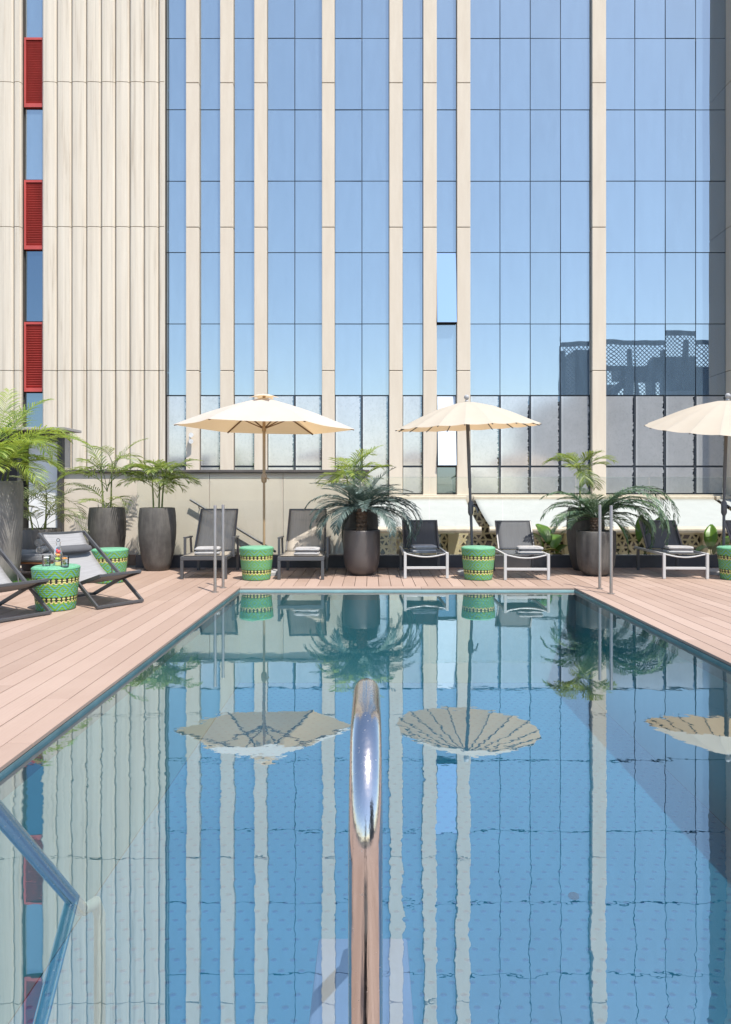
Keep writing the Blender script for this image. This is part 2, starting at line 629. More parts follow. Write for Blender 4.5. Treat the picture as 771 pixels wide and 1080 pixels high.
    M['far_wall'] = mat('far_wall', (.16, .165, .17), .8)
    M['far_win'] = mat('far_window', (.03, .05, .08), .1)
    M['lamp_white'] = mat('lamp_housing', (.75, .75, .73), .4)


make_materials()

# ------------------------------------------------------------------ setting: ground, deck, pool
b = MB()
b.quad((-900, -900, -14), (900, -900, -14), (900, 900, -14), (-900, 900, -14))
tag(b.build('ground', M['asphalt']), kind='structure')

PXL, PXR, PYN, PYF = -1.73, 2.69, 1.25, 9.0
DX0, DX1, DY0, DY1 = -9.5, 9.5, -5.0, 11.32
WZ = -.045
rng = random.Random(4)
b = MB()
BW, GAP, TH = .165, .006, .024


def boards(x0, x1, y0, y1, first):
    x = x0
    while x < x1 - .01:
        xe = min(x + BW, x1)
        y = y0
        cut = y0 + rng.uniform(.4, 3.6)
        while y < y1 - 1e-4:
            ye = min(cut, y1)
            if y1 - ye < .25:
                ye = y1
            b.box(x + GAP / 2, xe - GAP / 2, y + .0015, ye - .0015, -TH, rng.uniform(-.0015, 0))
            y = ye
            cut = y + rng.uniform(2.2, 3.6)
        x = xe


n_l = int((PXL - .14 - DX0) / BW)
boards(PXL - .14 - n_l * BW, PXL - .14, DY0, DY1, 0)
boards(PXR + .14, PXR + .14 + int((DX1 - PXR) / BW) * BW, DY0, DY1, 0)
boards(PXL - .14, PXR + .14, PYF + .15, DY1, 0)
boards(PXL - .14, PXR + .14, DY0, PYN - .15, 0)
# border boards round the pool
yy = DY0
for xa, xb in ((PXL - .137, PXL - .003), (PXR + .003, PXR + .137)):
    y = PYN - .147
    while y < PYF + .14:
        ye = min(y + 2.4, PYF + .147)
        b.box(xa, xb, y + .0015, ye - .0015, -TH, 0)
        y = ye
x = PXL + .0
while x < PXR - .01:
    xe = min(x + 2.4, PXR)
    b.box(x + .0015, xe - .0015, PYF + .003, PYF + .147, -TH, 0)
    b.box(x + .0015, xe - .0015, PYN - .147, PYN - .003, -TH, 0)
    x = xe
tag(b.build('pool_deck', M['deck'], bevel=.003), kind='structure')

b = MB()
b.box(DX0, PXL - .06, DY0, DY1, -14, -.03)
b.box(PXR + .06, DX1, DY0, DY1, -14, -.03)
b.box(PXL - .06, PXR + .06, PYF + .06, DY1, -14, -.03)
b.box(PXL - .06, PXR + .06, DY0, PYN - .06, -14, -.03)
tag(b.build('deck_base', M['deck_under']), kind='structure')

# pool basin: walls (shell 5 cm), floor, entry ledge
PD = -1.25
b = MB()
b.box(PXL - .055, PXL, PYN - .055, PYF + .055, PD, -.16)
b.box(PXR, PXR + .055, PYN - .055, PYF + .055, PD, -.16)
b.box(PXL + .0005, PXR - .0005, PYF, PYF + .055, PD, -.16)
b.box(PXL + .0005, PXR - .0005, PYN - .055, PYN, PD, -.16)
tag(b.build('pool_wall', M['pool_wall']), kind='structure')
b = MB()
for (x0, x1, y0, y1) in ((PXL - .055, PXL, PYN - .055, PYF + .055), (PXR, PXR + .055, PYN - .055, PYF + .055),
                         (PXL + .0005, PXR - .0005, PYN - .055, PYN)):
    b.box(x0, x1, y0, y1, -.159, -.027)
tag(b.build('pool_rim', M['pool_rim']), kind='structure')
b = MB()
b.box(PXL + .0005, PXR - .0005, PYF, PYF + .055, -.159, -.027)
tag(b.build('far_pool_rim', M['far_pool_rim']), kind='structure')
b = MB()
b.box(PXL + .001, PXR - .001, 2.95, PYF - .001, PD - .05, PD)
b.box(PXL + .001, PXR - .001, PYN + .001, 2.949, PD - .05, PD - .35)
tag(b.build('pool_floor', M['pool_floor'], bevel=.006), kind='structure')
b = MB()
b.quad((PXL, PYN, WZ), (PXR, PYN, WZ), (PXR, PYF, WZ), (PXL, PYF, WZ))
tag(b.build('water', M['water']), kind='structure')

# lower terrace behind the balustrade and between the buildings
b = MB()
b.box(-9.5, 14, 12.3, 17.2, -2.6, -2.4)
b.box(-.05, 9.5, 11.47, 12.1, -.6, -.02)
tag(b.build('lower_terrace', M['terrace']), kind='structure')

# ------------------------------------------------------------------ office building
YF_, YG = 17.25, 17.38
ZB, ZT = -14.0, 18.7
joints = [-10.2, -6.6, -2.97, .66, 4.295, 7.92, 11.57, 15.2, ZT]
bld = thing('office_building', 'tall office building with ribbed concrete, stone pilasters and blue mirrored glazing behind the pool', 'building', (0, 17.4, -14))


def xl(px):   # edge towards the picture centre lies on the glass plane, the other on the front plane
    return px


# backing wall
b = MB()
b.box(-11.5, 12, 17.52, 24, ZB, ZT - .05)
b.build('core_wall', M['backing'], bld, world=True)

# ribbed precast wall
def ribbed(xs, name='ribbed_wall'):
    b = MB()
    for x0, x1 in zip(xs, xs[1:]):
        g0, g1 = x0 + .010, x1 - .012
        xm = x0 + .05
        prof = [(g0, .06), (g0 + .005, -.02), (xm, -.05), (x0 + .17, -.055), (x1 - .05, -.036), (g1, -.002), (g1 + .002, .06)]
        zz = [ZB] + joints
        for za, zb in zip(zz, zz[1:]):
            if zb < -3:
                continue
            lo = [b.bm.verts.new((px, YF_ + py, za + .008)) for px, py in prof]
            hi = [b.bm.verts.new((px, YF_ + py, zb - .008)) for px, py in prof]
            for i in range(len(prof) - 1):
                b.bm.faces.new((lo[i], lo[i + 1], hi[i + 1], hi[i]))
            b.bm.faces.new(lo[::-1])
            b.bm.faces.new(hi)
    b.build(name, M['precast'], bld, world=True)


xs = [X(p, 17.25) for p in (44.8, 60.3, 75.8, 91.3, 106.8, 121.8, 137, 152, 167.5)] + [X(175.5, 17.38)]
ribbed(xs)
b = MB()
b.box(xs[0] + .01, xs[-1] - .01, YF_ + .062, 17.5, -3, ZT)
x2 = [X(p, 17.25) for p in (-79, -63.5, -48, -32.5, -17, -1.5, 14.7)] + [X(25.8, 17.38)]
ribbed(x2)
b.box(x2[0] + .01, x2[-1] - .01, YF_ + .062, 17.5, -3, ZT)
b.build('wall_panel_back', M['backing'], bld, world=True)

# pilasters (left edge, right edge in photo pixels)
pil = [(196, 211), (232, 246.9), (268, 282.1), (339.5, 353.1), (410.4, 424.6), (446, 460.7), (481.4, 496.2), (623, 639.4)]
pil_x = []
for pl, pr in pil:
    xa = X(pl, YF_ if pl < PX else YG)
    xb = X(pr, YG if pr < PX else YF_)
    pil_x.append((xa, xb))
    b = MB()
    zz = [ZB] + joints
    for za, zb in zip(zz, zz[1:]):
        if zb < -3:
            continue
        b.box(xa, xb, YF_, 17.5, za + .007, zb - .007)
    b.build('pilaster', M['pilaster'], bld, world=True, bevel=.012)
xa = X(765.7, YG)
b = MB()
for za, zb in zip([ZB] + joints, joints):
    if zb < -3:
        continue
    b.box(xa, xa + 2.2, 16.52, 17.5, za + .007, zb - .007)
b.build('pilaster', M['pilaster'], bld, world=True, bevel=.012)
pier_x = xa
b = MB()
for xa, xb in pil_x:
    b.box(xa + .02, xb - .02, YF_ + .02, 17.49, -3, ZT - .02)
b.box(pier_x + .02, pier_x + 2.18, 16.54, 17.49, -3, ZT - .02)
b.build('joint_filler', M['backing'], bld, world=True)

# windows: bays between the pilasters, one window per bay and row
bays = [(xs[-1], pil_x[0][0], 1)]
npan = [1, 1, 2, 2, 1, 1, 4, 4]
for i in range(len(pil_x)):
    nx = pil_x[i + 1][0] if i + 1 < len(pil_x) else pier_x
    bays.append((pil_x[i][1], nx, npan[i]))
rows = [1.18, 1.88, 3.69] + [3.69 + 1.8175 * k for k in range(1, 9)]
rw = random.Random(11)


def window(x0, x1, n, z0, z1, m, gap, tilt=0, label=None, offs=(0, 0)):
    b = MB()
    uvl = b.bm.loops.layers.uv.new('UVMap')
    w = (x1 - x0) / n
    xa0 = x0 + .004
    for k in range(n):
        a, c = x0 + w * k + gap, x0 + w * (k + 1) - gap
        zlo, zhi = z0 + gap, z1 - gap
        tx, tz = rw.uniform(-.004, .004), rw.uniform(-.004, .004)
        y = YG

        def P(xx, zz):
            return (xx, y + (xx - (a + c) / 2) * tx * 2 + (zz - (zlo + zhi) / 2) * tz * 2 - math.tan(tilt) * (zhi - zz), zz)
        f = b.quad(P(a, zlo), P(c, zlo), P(c, zhi), P(a, zhi))
        for lp, uv in zip(f.loops, ((0, 0), (1, 0), (1, 1), (0, 1))):
            lp[uvl].uv = uv
    o = b.build('window', m, bld, world=True, normals=False)
    md = o.modifiers.new('thickness', 'SOLIDIFY')
    md.thickness = .008
    md.offset = -1
    if label:
        o['label'] = label
    fr = MB()
    fr.box(x0 + .003, x1 - .003, YG + .022, YG + .10, z0 + .001, z1 - .001)
    if tilt:
        fr.box(x0 + .012, x1 - .012, YG - math.tan(tilt) * (z1 - z0) + .012, YG + .02, z0 + .02, z0 + .04)
    fr.build('frame', M['mullion'], o, world=True)
    return o


def _wloc(o):
    return o


for bi, (x0, x1, n) in enumerate(bays):
    for ri, (z0, z1) in enumerate(zip(rows, rows[1:])):
        frosted = ri < 2
        m = M['whitewash'] if frosted else M['glazing']
        gap = .024 if frosted else .010
        tilt, lab = 0, None
        if bi == 6 and ri == 3:
            tilt, lab, m = R(5), 'pane tilted open, brighter than its neighbours', M['glazing_open']
        if bi == 6 and ri == 1:
            tilt, lab, m = R(7), 'tilted open pane backed with a white blind', M['lit_frosted_pane']
        if bi == 6 and ri == 0:
            m, lab = M['glazing_dark'], 'small dark pane below the tilted white one'
        window(x0, x1, n, z0, z1, m, gap, tilt, lab)

# strip of red louvres and blue panes in the ribbed wall
sx0, sx1 = x2[-1] + .02, X(44.6, YF_) - .0
zl = [Z(p, 17.3) for p in (-37, 38, 113.3, 188.5, 263.5, 338.5, 413.8, 489)]
for i, (zt, zb) in enumerate(zip(zl, zl[1:])):
    if i % 2 == 1:
        b = MB()
        b.box(sx0, sx0 + .045, YG - .06, YG + .03, zb + .02, zt - .02)
        b.box(sx1 - .045, sx1, YG - .06, YG + .03, zb + .02, zt - .02)
        b.box(sx0 + .0455, sx1 - .0455, YG - .06, YG + .03, zt - .08, zt - .021)
        b.box(sx0 + .0455, sx1 - .0455, YG - .06, YG + .03, zb + .021, zb + .12)
        b.box(sx0 + .0455, sx1 - .0455, YG + .032, YG + .05, zb + .021, zt - .021)
        nsl = 26
        for k in range(nsl):
            z = zb + .13 + (zt - zb - .23) * k / nsl
            b.bar((sx0 + .046, YG - .015, z + .025), (sx1 - .046, YG - .015, z + .025), .008, .075, up=(0, .75, -.75))
        b.build('louvre', M['red_metal'], bld, world=True)
    else:
        window(sx0, sx1, 1, zb, zt, M['glazing'] if i < 4 else M['glazing_dark'], .012,
               label=None if i < 4 else 'darker navy pane between red louvres')
b = MB()
b.box(sx0, sx1, YG + .11, 17.5, -3, ZT)
b.build('strip_back', M['backing'], bld, world=True)
# sill band under the glazing on the right, wall below
b = MB()
b.box(pil_x[4][1] + .0, pier_x - .01, YF_ - .10, 17.5, .93, 1.165)
b.build('sill_band', M['pilaster'], bld, world=True, bevel=.01)

# small twin spotlight on the first pilaster
t = thing('wall_spotlight', 'small white twin spotlight fixed on the first stone pilaster above the dark coping', 'lamp', (X(200.5, 17.2), 17.25, 2.6))
b = MB()
b.tube([(0, 0, 0), (0, -.09, 0)], .02, 10)
b.tube([(0, -.09, -.09), (0, -.09, .09)], .012, 10)
b.build('bracket', M['lamp_white'], t, smooth=True)
for s in (-1, 1):
    b = MB()
    b.tube([(.02, -.06, s * .08), (.05, -.15, s * .08 - .02)], [.04, .06], 14)
    b.build('lamp_head', M['lamp_white'], t, smooth=True)

# ------------------------------------------------------------------ low rendered wall, stair rail, door
WY = 11.98
wl, wr = -5.43, -.05
wz = Z(495.5, WY)
t = thing('rendered_wall', 'cream rendered parapet wall with dark coping behind the dark framed loungers', 'wall', ((wl + wr) / 2, WY, -.02))
b = MB()
nseg = 5
xx = [wl, X(221, WY) - .0, X(298.5, WY), X(370, WY), wr]
for a, c in zip(xx, xx[1:]):
    b.box(a + .004, c - .004, WY, WY + .25, -2.4, wz - .055)
b.build('wall', M['render_wall'], t, world=True, bevel=.003)
b = MB()
b.box(wl - .0, wr + .03, WY - .05, WY + .3, wz - .05, wz)
b.build('coping', M['coping'], t, world=True, bevel=.006)
b = MB()
b.box(wl, X(143, WY), WY - .018, WY - .001, -.03, .155)
b.build('skirting', M['skirting'], t, world=True)

t = thing('stair_handrail', 'dark handrail sloping down along the cream wall behind the left loungers', 'handrail', (X(245, WY), WY - .08, 0))
b = MB()
p0 = Vector((X(200.5, 11.9), WY - .085, Z(526.8, 11.9)))
p1 = Vector((X(291, 11.9), WY - .085, Z(582, 11.9)))
b.tube([p0, p1], .021, 12)
b.build('rail', M['grey_metal'], t, smooth=True, world=True)
b = MB()
for f in (.1, .5, .9):
    q = p0.lerp(p1, f)
    b.tube([q + Vector((0, .0, -.015)), q + Vector((0, .03, -.06)), q + Vector((0, .084, -.06))], .008, 8)
b.build('bracket', M['grey_metal'], t, smooth=True, world=True)

DYW = 11.95
t = thing('door_portal', 'white door in a dark steel portal behind the leafy palm at far left', 'doorway', (X(40, DYW), DYW, -.02))
xr = X(67, DYW)
ztop = Z(455.5, DYW)
b = MB()
b.box(xr - .085, xr, DYW - .06, DYW + .2, -.03, ztop)
b.box(-8.6, xr - .086, DYW - .06, DYW + .2, ztop - .16, ztop)
b.box(X(24, DYW) - .07, X(24, DYW), DYW - .06, DYW + .2, -.03, ztop - .161)
b.build('frame', M['steel_dark'], t, world=True, bevel=.004)
b = MB()
b.box(X(28.5, DYW), xr - .09, DYW + .06, DYW + .1, .0, ztop - .17)
d = b.build('door', M['door_white'], t, world=True, bevel=.003)
b = MB()
b.tube([(X(32.5, DYW), DYW + .06, 1.0), (X(32.5, DYW), DYW + .0, 1.0), (X(36, DYW), DYW + .0, 1.0)], .012, 8)
b.build('handle', M['brushed'], d, world=True, smooth=True)
b = MB()
b.box(-8.6, xr - .01, DYW + .22, DYW + .3, -.03, ztop - .01)
b.build('back_panel', M['interior'], t, world=True)
b = MB()
b.box(-8.7, X(79.8, 12.0), 11.55, 12.25, ztop + .004, ztop + .05)
b.build('canopy_slab', M['slab'], t, world=True, bevel=.004)
b = MB()
b.box(xr + .002, wl - .003, DYW + .05, DYW + .25, -.03, ztop)
b.build('return_wall', M['render_wall'], t, world=True)

# ------------------------------------------------------------------ glass balustrade
t = thing('glass_balustrade', 'frameless glass balustrade in a dark floor channel along the back of the deck', 'balustrade', (1.5, 11.4, -.02))
GX0 = X(143.5, 11.36)
b = MB()
b.box(GX0, 9.4, 11.33, 11.46, -.03, .205)
b.build('channel', M['plinth'], t, world=True, bevel=.006)
jx = [GX0, X(221, 11.4), X(298, 11.4)]
while jx[-1] < 9:
    jx.append(jx[-1] + 1.225)
for a, c in zip(jx, jx[1:]):
    b = MB()
    b.box(a + .006, c - .006, 11.39, 11.402, .206, 1.5)
    gp = b.build('glass_panel', M['glass'], t, world=True)
    b = MB()
    b.box(a + .006, c - .006, 11.389, 11.403, 1.5005, 1.504)
    b.build('edge', M['glass_edge'], gp, world=True)

# ------------------------------------------------------------------ awnings and screen of the lower floor
AW = [(-.45, X(491, 17), 'white awning at left of the gap, sloping below the glazing behind the first white lounger'),
      (X(501, 17), X(752.5, 17), 'wide white awning sloping below the glazing behind the right palms'),
      (X(757, 17), 13.5, 'white awning at far right behind the glass balustrade')]
for x0, x1, lab in AW:
    t = thing('awning', lab, 'awning', ((x0 + x1) / 2, 17.1, -2.4), group='awnings of the lower terrace')
    z1_, z2_, y1_, y2_ = Z(526.5, 17.0), Z(556, 14.8), 17.0, 14.8
    P = []
    nx_ = max(6, int((x1 - x0) / .12))
    for i in range(13):
        f = i / 12
        row = []
        for j in range(nx_ + 1):
            xw = x0 + (x1 - x0) * j / nx_
            sag = -.05 * math.sin(math.pi * f) * (1 + .35 * mnoise.noise((xw * 1.3, f * 1.5, 3.1)))
            row.append((xw, y1_ + (y2_ - y1_) * f, z1_ + (z2_ - z1_) * f + sag))
        P.append(row)
    b = MB()
    b.grid(P)
    b.build('fabric', M['awning'], t, world=True, smooth=True, solid=.004)
    b = MB()
    b.tube([(x0 - .03, y2_ - .01, z2_ - .06), (x1 + .03, y2_ - .01, z2_ - .06)], .072, 18)
    b.build('front_bar', M['valance'], t, world=True, smooth=True)
    b = MB()
    b.box(x0 - .03, x1 + .03, y1_ + .005, 17.14, z1_ - .05, z1_ + .075)
    b.build('cassette', M['valance'], t, world=True, bevel=.02)
    for xa in (x0 + .25, x1 - .25):
        b = MB()
        b.tube([(xa, 17.1, z1_ - .12), (xa + .1, 16.0, z1_ - .43), (xa, y2_ + .07, z2_ - .08)], .022, 8)
        b.build('arm', M['valance'], t, world=True, smooth=True)

# perforated screen, hexagonal lattice with irregular diamond holes
SY = 16.75
t = thing('perforated_screen', 'cream perforated metal screen showing below and between the white awnings', 'screen', (5, SY, -2.4))
b = MB()
rs = random.Random(8)
cw, chh = .19, .16
nxs, nzs = int(9.6 / cw), int(3.2 / chh)
jit = {}


def lat(i, j):
    if (i, j) not in jit:
        jit[(i, j)] = (-.1 + (i + .5 * (j % 2)) * cw + rs.uniform(-.02, .02), -2.35 + j * chh + rs.uniform(-.02, .02))
    return jit[(i, j)]


for j in range(nzs):
    for i in range(nxs):
        a = lat(i, j)
        for q in ((i + 1, j), (i + (j % 2), j + 1), (i + (j % 2) - 1, j + 1)):
            if q[1] > nzs or rs.random() < .07:
                continue
            c = lat(*q)
            b.bar((a[0], SY, a[1]), (c[0], SY, c[1]), .012, .045 if rs.random() < .85 else .07, up=(0, 0.01, 1))
b.build('lattice', M['screen'], t, world=True)
b = MB()
for xc in (X(455, SY), X(478, SY), X(600, SY), X(690, SY), X(745, SY), 9.4):
    b.box(xc - .13, xc + .13, SY - .08, SY + .08, -2.4, .92)
b.build('post', M['screen'], t, world=True, bevel=.01)

# ------------------------------------------------------------------ pool hardware
def arc(c, r, a0, a1, n, x):
    return [(x, c[0] + r * math.cos(a0 + (a1 - a0) * k / n), c[1] + r * math.sin(a0 + (a1 - a0) * k / n)) for k in range(n + 1)]


def pool_rail(x, label, r=.026):
    t = thing('pool_handrail', label, 'handrail', (x, 1.045, 0), group='polished handrails of the pool steps')
    pts = [(x, 1.045, .004), (x, 1.04, .35), (x, 1.03, .68)]
    pts += arc((1.20, .735), .17, math.pi, math.pi / 2, 14, x)
    pts += [(x, 1.26, .905)]
    pts += arc((1.306, .725), .18, math.pi / 2, math.pi / 2 - R(48), 10, x)
    d = Vector((0, math.cos(R(48)), -math.sin(R(48))))
    q = Vector(pts[-1])
    k = (q.z - WZ + .0) / math.sin(R(48))
    e = q + d * (k + .10)
    pts += [q.lerp(e, f) for f in (.3, .6, .9)]
    pts += [e]
    b = MB()
    b.tube(pts, r, 28)
    b.build('tube', M['steel'], t, world=True, smooth=True, ang=180)
    b = MB()
    b.tube([e - d * .03, (x, e.y + .03, e.z - .02), (x, e.y + .12, e.z - .05), (x, e.y + .16, e.z - .12), (x, e.y + .16, PD - .34)], .02, 16)
    b.build('lower_tube', M['lower_tube'], t, world=True, smooth=True, ang=180)
    b = MB()
    b.lathe([(.05, .001), (.05, .006), (.03, .012), (.023, .02)], 24, (x, 1.045, 0))
    b.build('flange', M['steel'], t, world=True, smooth=True)


pool_rail(-.008, 'polished steel handrail arching over the pool edge in the centre foreground')
pool_rail(-.98, 'polished steel handrail dipping into the water at the lower left corner', .0215)

b = MB()
b.box(-.20, .14, 2.15, 2.62, -.45, -.42)
b.box(-.05, .0, 2.3, 2.5, -1.6, -.4502)
tag(b.build('submerged_step', M['pool_step'], bevel=.01), 'pale step plate under the water behind the central handrail', 'step')


b = MB()
b.lathe([(.032, .0), (.032, .012), (.02, .02), (.0, .021)], 20, (1.27, 4.27, PD), cap1=False)
tag(b.build('pool_drain', M['interior'], smooth=True), 'small dark round fitting on the pool floor right of the centre handrail', 'drain')


def post(x, y, label):
    t = thing('steel_post', label, 'post', (x, y, 0), group='steel posts at the far corners of the pool')
    b = MB()
    b.lathe([(.0195, .0), (.0195, 1.09), (.016, 1.098), (.0, 1.1)], 18, cap1=False)
    b.build('tube', M['brushed'], t, smooth=True)
    b = MB()
    b.lathe([(.045, .0), (.045, .006), (.024, .01)], 20)
    b.build('flange', M['brushed'], t, smooth=True)


post(-1.963, 8.61, 'front steel post of the pair by the left pool edge')
post(-1.946, 9.0, 'rear steel post of the pair by the left pool edge')
post(2.99, 8.49, 'front steel post of the pair by the right pool edge')
post(2.99, 8.91, 'rear steel post of the pair by the right pool edge')

# ------------------------------------------------------------------ woven stools
def make_stool():
    t = thing('woven_stool', '', 'stool', group='green woven stools beside the chairs and loungers')
    H, r0, r1 = .46, .197, .247
    NU, NV = 256, 120
    b = MB()
    prof = []
    for j in range(NV + 1):
        v = j / NV
        r = r0 + (r1 - r0) * (v ** .9)
        r *= 1 + .004 * math.sin(v * math.pi * 46)
        if v > .975:
            r -= .012 * ((v - .975) / .025) ** 2
        if v < .02:
            r -= .01 * (1 - v / .02)
        prof.append((r, v * H))
    b.lathe(prof, NU, cap1=False)
    green, blue, black, cream = (.15, .33, .012, 1), (.11, .33, .31, 1), (.012, .016, .012, 1), (.66, .56, .24, 1)
    lay = b.bm.loops.layers.float_color.new('weave')
    rr = random.Random(2)
    for f in b.bm.faces:
        c = f.calc_center_median()
        v = c.z / H
        ang = (math.atan2(c.y, c.x) / (2 * math.pi)) % 1.0
        u = (ang * 9) % 1.0
        s = abs(u - .5) * 2                       # 0 at diamond centre
        col = green
        w = 1 - v
        if w < .055:
            col = (.11, .33, .17, 1)
        elif w < .235:                            # chevrons at the top
            q = (w - .055) / .18
            d = (q * 1.0 + s * .95) % .62
            col = blue if d < .30 else green
        elif w < .375 or .665 < w < .815:         # black and cream bands
            q = (w - .235) / .14 if w < .375 else (w - .665) / .15
            k = int(q * 5)
            uu = (ang * 27 + (.5 if k in (1, 3) else 0)) % 1.0
            if k in (0, 4):
                col = black if uu < .6 and k == 0 else (cream if uu < .55 else green)
            elif k in (1, 3):
                col = cream if uu < .62 else black
            else:
                col = black if uu < .7 else green
        elif w < .665:                            # nested diamonds
            q = abs((w - .52) / .145)
            d = q * .95 + s
            col = blue if (.34 < (d % .62) or d < .08) else green
        else:
            q = (w - .815) / .185
            d = (1 - q * 1.0 + s * .95) % .62
            col = blue if d < .30 else green
        k = rr.uniform(.82, 1.12)
        col = (col[0] * k, col[1] * k, col[2] * k, 1)
        for lp in f.loops:
            lp[lay] = col
    b.build('woven_body', M['stool_weave'], t, smooth=True)
    b = MB()
    b.lathe([(r1 - .012, H - .012), (r1 - .012, H + .002), (r1 - .03, H + .010), (.12, H + .012), (.0, H + .012)], 48, cap1=False)
    b.build('lid', M['stool_lid'], t, smooth=True)
    return t


stool = make_stool()
S = [(-3.42, 7.42, .2, 'green woven stool holding the carafe and glasses between the deck chairs'),
     (-3.65, 9.56, 1.1, 'green woven stool behind the deck chair, in front of the dark planters'),
     (-1.65, 9.87, 2.3, 'green woven stool in front of the beige umbrella pole between two dark loungers'),
     (1.557, 9.88, .7, 'green woven stool in front of the grey umbrella pole between two white loungers'),
     (5.27, 9.86, 3.0, 'green woven stool cut off by the right edge of the picture')]
for i, (sx, sy, rz, lab) in enumerate(S):
    if i == 0:
        stool.location = (sx, sy, .001)
        stool.rotation_euler = (0, 0, rz)
        stool['label'] = lab
    else:
        dup(stool, (sx, sy, .001), rz, lab)

# drinks on the first stool
ZS = .4735
cx, cy = X(62.3, 7.42), 7.40
t = thing('carafe', 'glass carafe of fruit water with red and orange fruit on the woven stool', 'carafe', (cx, cy, ZS))
b = MB()
b.lathe([(.0, .0), (.042, .0), (.046, .02), (.046, .12), (.034, .175), (.022, .205), (.022, .24), (.027, .255)], 24, cap0=False, cap1=False)
b.build('bottle', M['tumbler'], t, smooth=True)
b = MB()
b.lathe([(.041, .004), (.043, .02), (.043, .04), (.0, .041)], 20)
b.build('liquid', M['juice'], t, smooth=True)
b = MB()
b.ball((.012, -.018, .15), .022, 10)
b.ball((-.012, -.012, .165), .018, 10)
b.build('red_fruit', M['redfruit'], t, smooth=True)
b = MB()
b.ball((.008, -.02, .115), .025, 10, .8)
b.ball((-.02, -.01, .13), .018, 10, .8)
b.build('orange_slice', M['orange'], t, smooth=True)
b = MB()
b.ball((.0, -.02, .075), .028, 10, .7)
b.build('lime', M['lime'], t, smooth=True)
b = MB()
b.ball((0, 0, .275), .02, 12)
b.build('stopper', M['tumbler'], t, smooth=True)
for px, gy, lab in ((49.0, 7.36, 'tumbler with lime left of the carafe on the woven stool'),
                    (68.4, 7.29, 'tumbler with orange and lime right of the carafe on the woven stool')):
    t = thing('tumbler', lab, 'glass', (X(px, gy), gy, ZS), group='tumblers on the woven stool')
    b = MB()
    b.lathe([(.0, .0), (.035, .0), (.04, .004), (.043, .115), (.040, .115), (.036, .012), (.0, .012)], 24, cap0=False, cap1=False)
    b.build('glass', M['tumbler'], t, smooth=True)
    b = MB()
    b.ball((.008, -.01, .035), .022, 10, .6)
    b.ball((-.012, .0, .06), .018, 10, .6)
    b.build('lime_slice', M['lime'], t, smooth=True)
    b = MB()
    b.ball((.0, .0, .088), .03, 12, .35)
    b.build('ice' if px < 60 else 'orange_slice', M['lamp_white'] if px < 60 else M['orange'], t, smooth=True)

# ------------------------------------------------------------------ deck chairs
def make_deck_chair(label):
    t = thing('deck_chair', label, 'deck chair', group='grey folding deck chairs')
    W = .57
    bw, bh = .024, .042
    for y in (0, W):
        b = MB()
        b.bar((.0, y, .022), (-1.15, y, .77), bw, bh)
        b.build('long_leg', M['chair_metal'], t, bevel=.004)
        yi = .03 if y == 0 else W - .03
        b = MB()
        b.bar((-.0, yi, .355), (-.45, yi, .225), bw, bh)
        b.bar((-.38, yi, .245), (-.88, yi, .03), bw, bh)
        b.build('seat_rail', M['chair_metal'], t, bevel=.004)
        b = MB()
        b.bar((-.50, yi, .20), (-.58, y, .395), .012, .03)
        b.build('stay', M['steel_dark'], t, bevel=.002)
    for nm, p in (('front_foot', (.0, .0225)), ('top_bar', (-1.15, .77)), ('rear_foot', (-.88, .03)), ('seat_bar', (.0, .36))):
        b = MB()
        e = .012 if nm in ('front_foot', 'top_bar') else -.018
        b.bar((p[0], -e, p[1]), (p[0], W + e, p[1]), .036 if nm != 'seat_bar' else .03, .03)
        b.build(nm, M['chair_metal'], t, bevel=.004)
    b = MB()
    for y in (.03, W - .03):
        b.box(-.02, .02, y - .02, y + .02, 0, .008)
    b.build('foot_pad', M['steel_dark'], t)
    ctrl = [(.0, .378), (-.2, .30), (-.4, .245), (-.52, .25), (-.66, .315), (-.85, .455), (-1.0, .60), (-1.15, .785)]
    prof = []
    for i in range(len(ctrl) - 1):
        p0 = ctrl[max(i - 1, 0)]; p1 = ctrl[i]; p2 = ctrl[i + 1]; p3 = ctrl[min(i + 2, len(ctrl) - 1)]
        for k in range(5):
            u = k / 5
            prof.append(tuple(.5 * ((2 * p1[a]) + (-p0[a] + p2[a]) * u + (2 * p0[a] - 5 * p1[a] + 4 * p2[a] - p3[a]) * u * u
                                    + (-p0[a] + 3 * p1[a] - 3 * p2[a] + p3[a]) * u ** 3) for a in (0, 1)))
    prof.append(ctrl[-1])
    P = []
    for (px_, pz_) in prof:
        P.append([(px_, .035 + (W - .07) * k / 8, pz_ - .012 * math.sin(math.pi * k / 8)) for k in range(9)])
    b = MB()
    b.grid(P)
    b.build('sling', M['sling_grey'], t, smooth=True, solid=.004, ang=180)
    b = MB()
    n = 14
    ring = []
    for k in range(9):
        y = .07 + (W - .14) * k / 8
        sc = .62 if k in (0, 8) else 1
        ring.append((y, sc))
    P = []
    for y, sc in ring:
        P.append([(-.93 + .028 + .030 * sc * math.cos(2 * math.pi * q / n) + .06 * sc * math.sin(2 * math.pi * q / n) * -.7,
                   y, .57 + .018 + .028 * sc * math.cos(2 * math.pi * q / n) + .055 * sc * math.sin(2 * math.pi * q / n) * .7)
                  for q in range(n + 1)])
    b.grid(P)
    bmesh.ops.remove_doubles(b.bm, verts=b.bm.verts[:], dist=.0005)
    bmesh.ops.holes_fill(b.bm, edges=b.bm.edges[:])
    b.build('headrest', M['pillow'], t, smooth=True, ang=60)
    return t


dc = make_deck_chair('grey sling deck chair with dark frame standing right behind the stool with drinks')
ang = math.atan2(-.57, .82)
dc.location = (-2.95, 7.37, .001)
dc.rotation_euler = (0, 0, ang)
dup(dc, (-3.63, 6.60, .001), ang + R(3), 'grey deck chair cut off by the left edge, in front of the drinks stool')

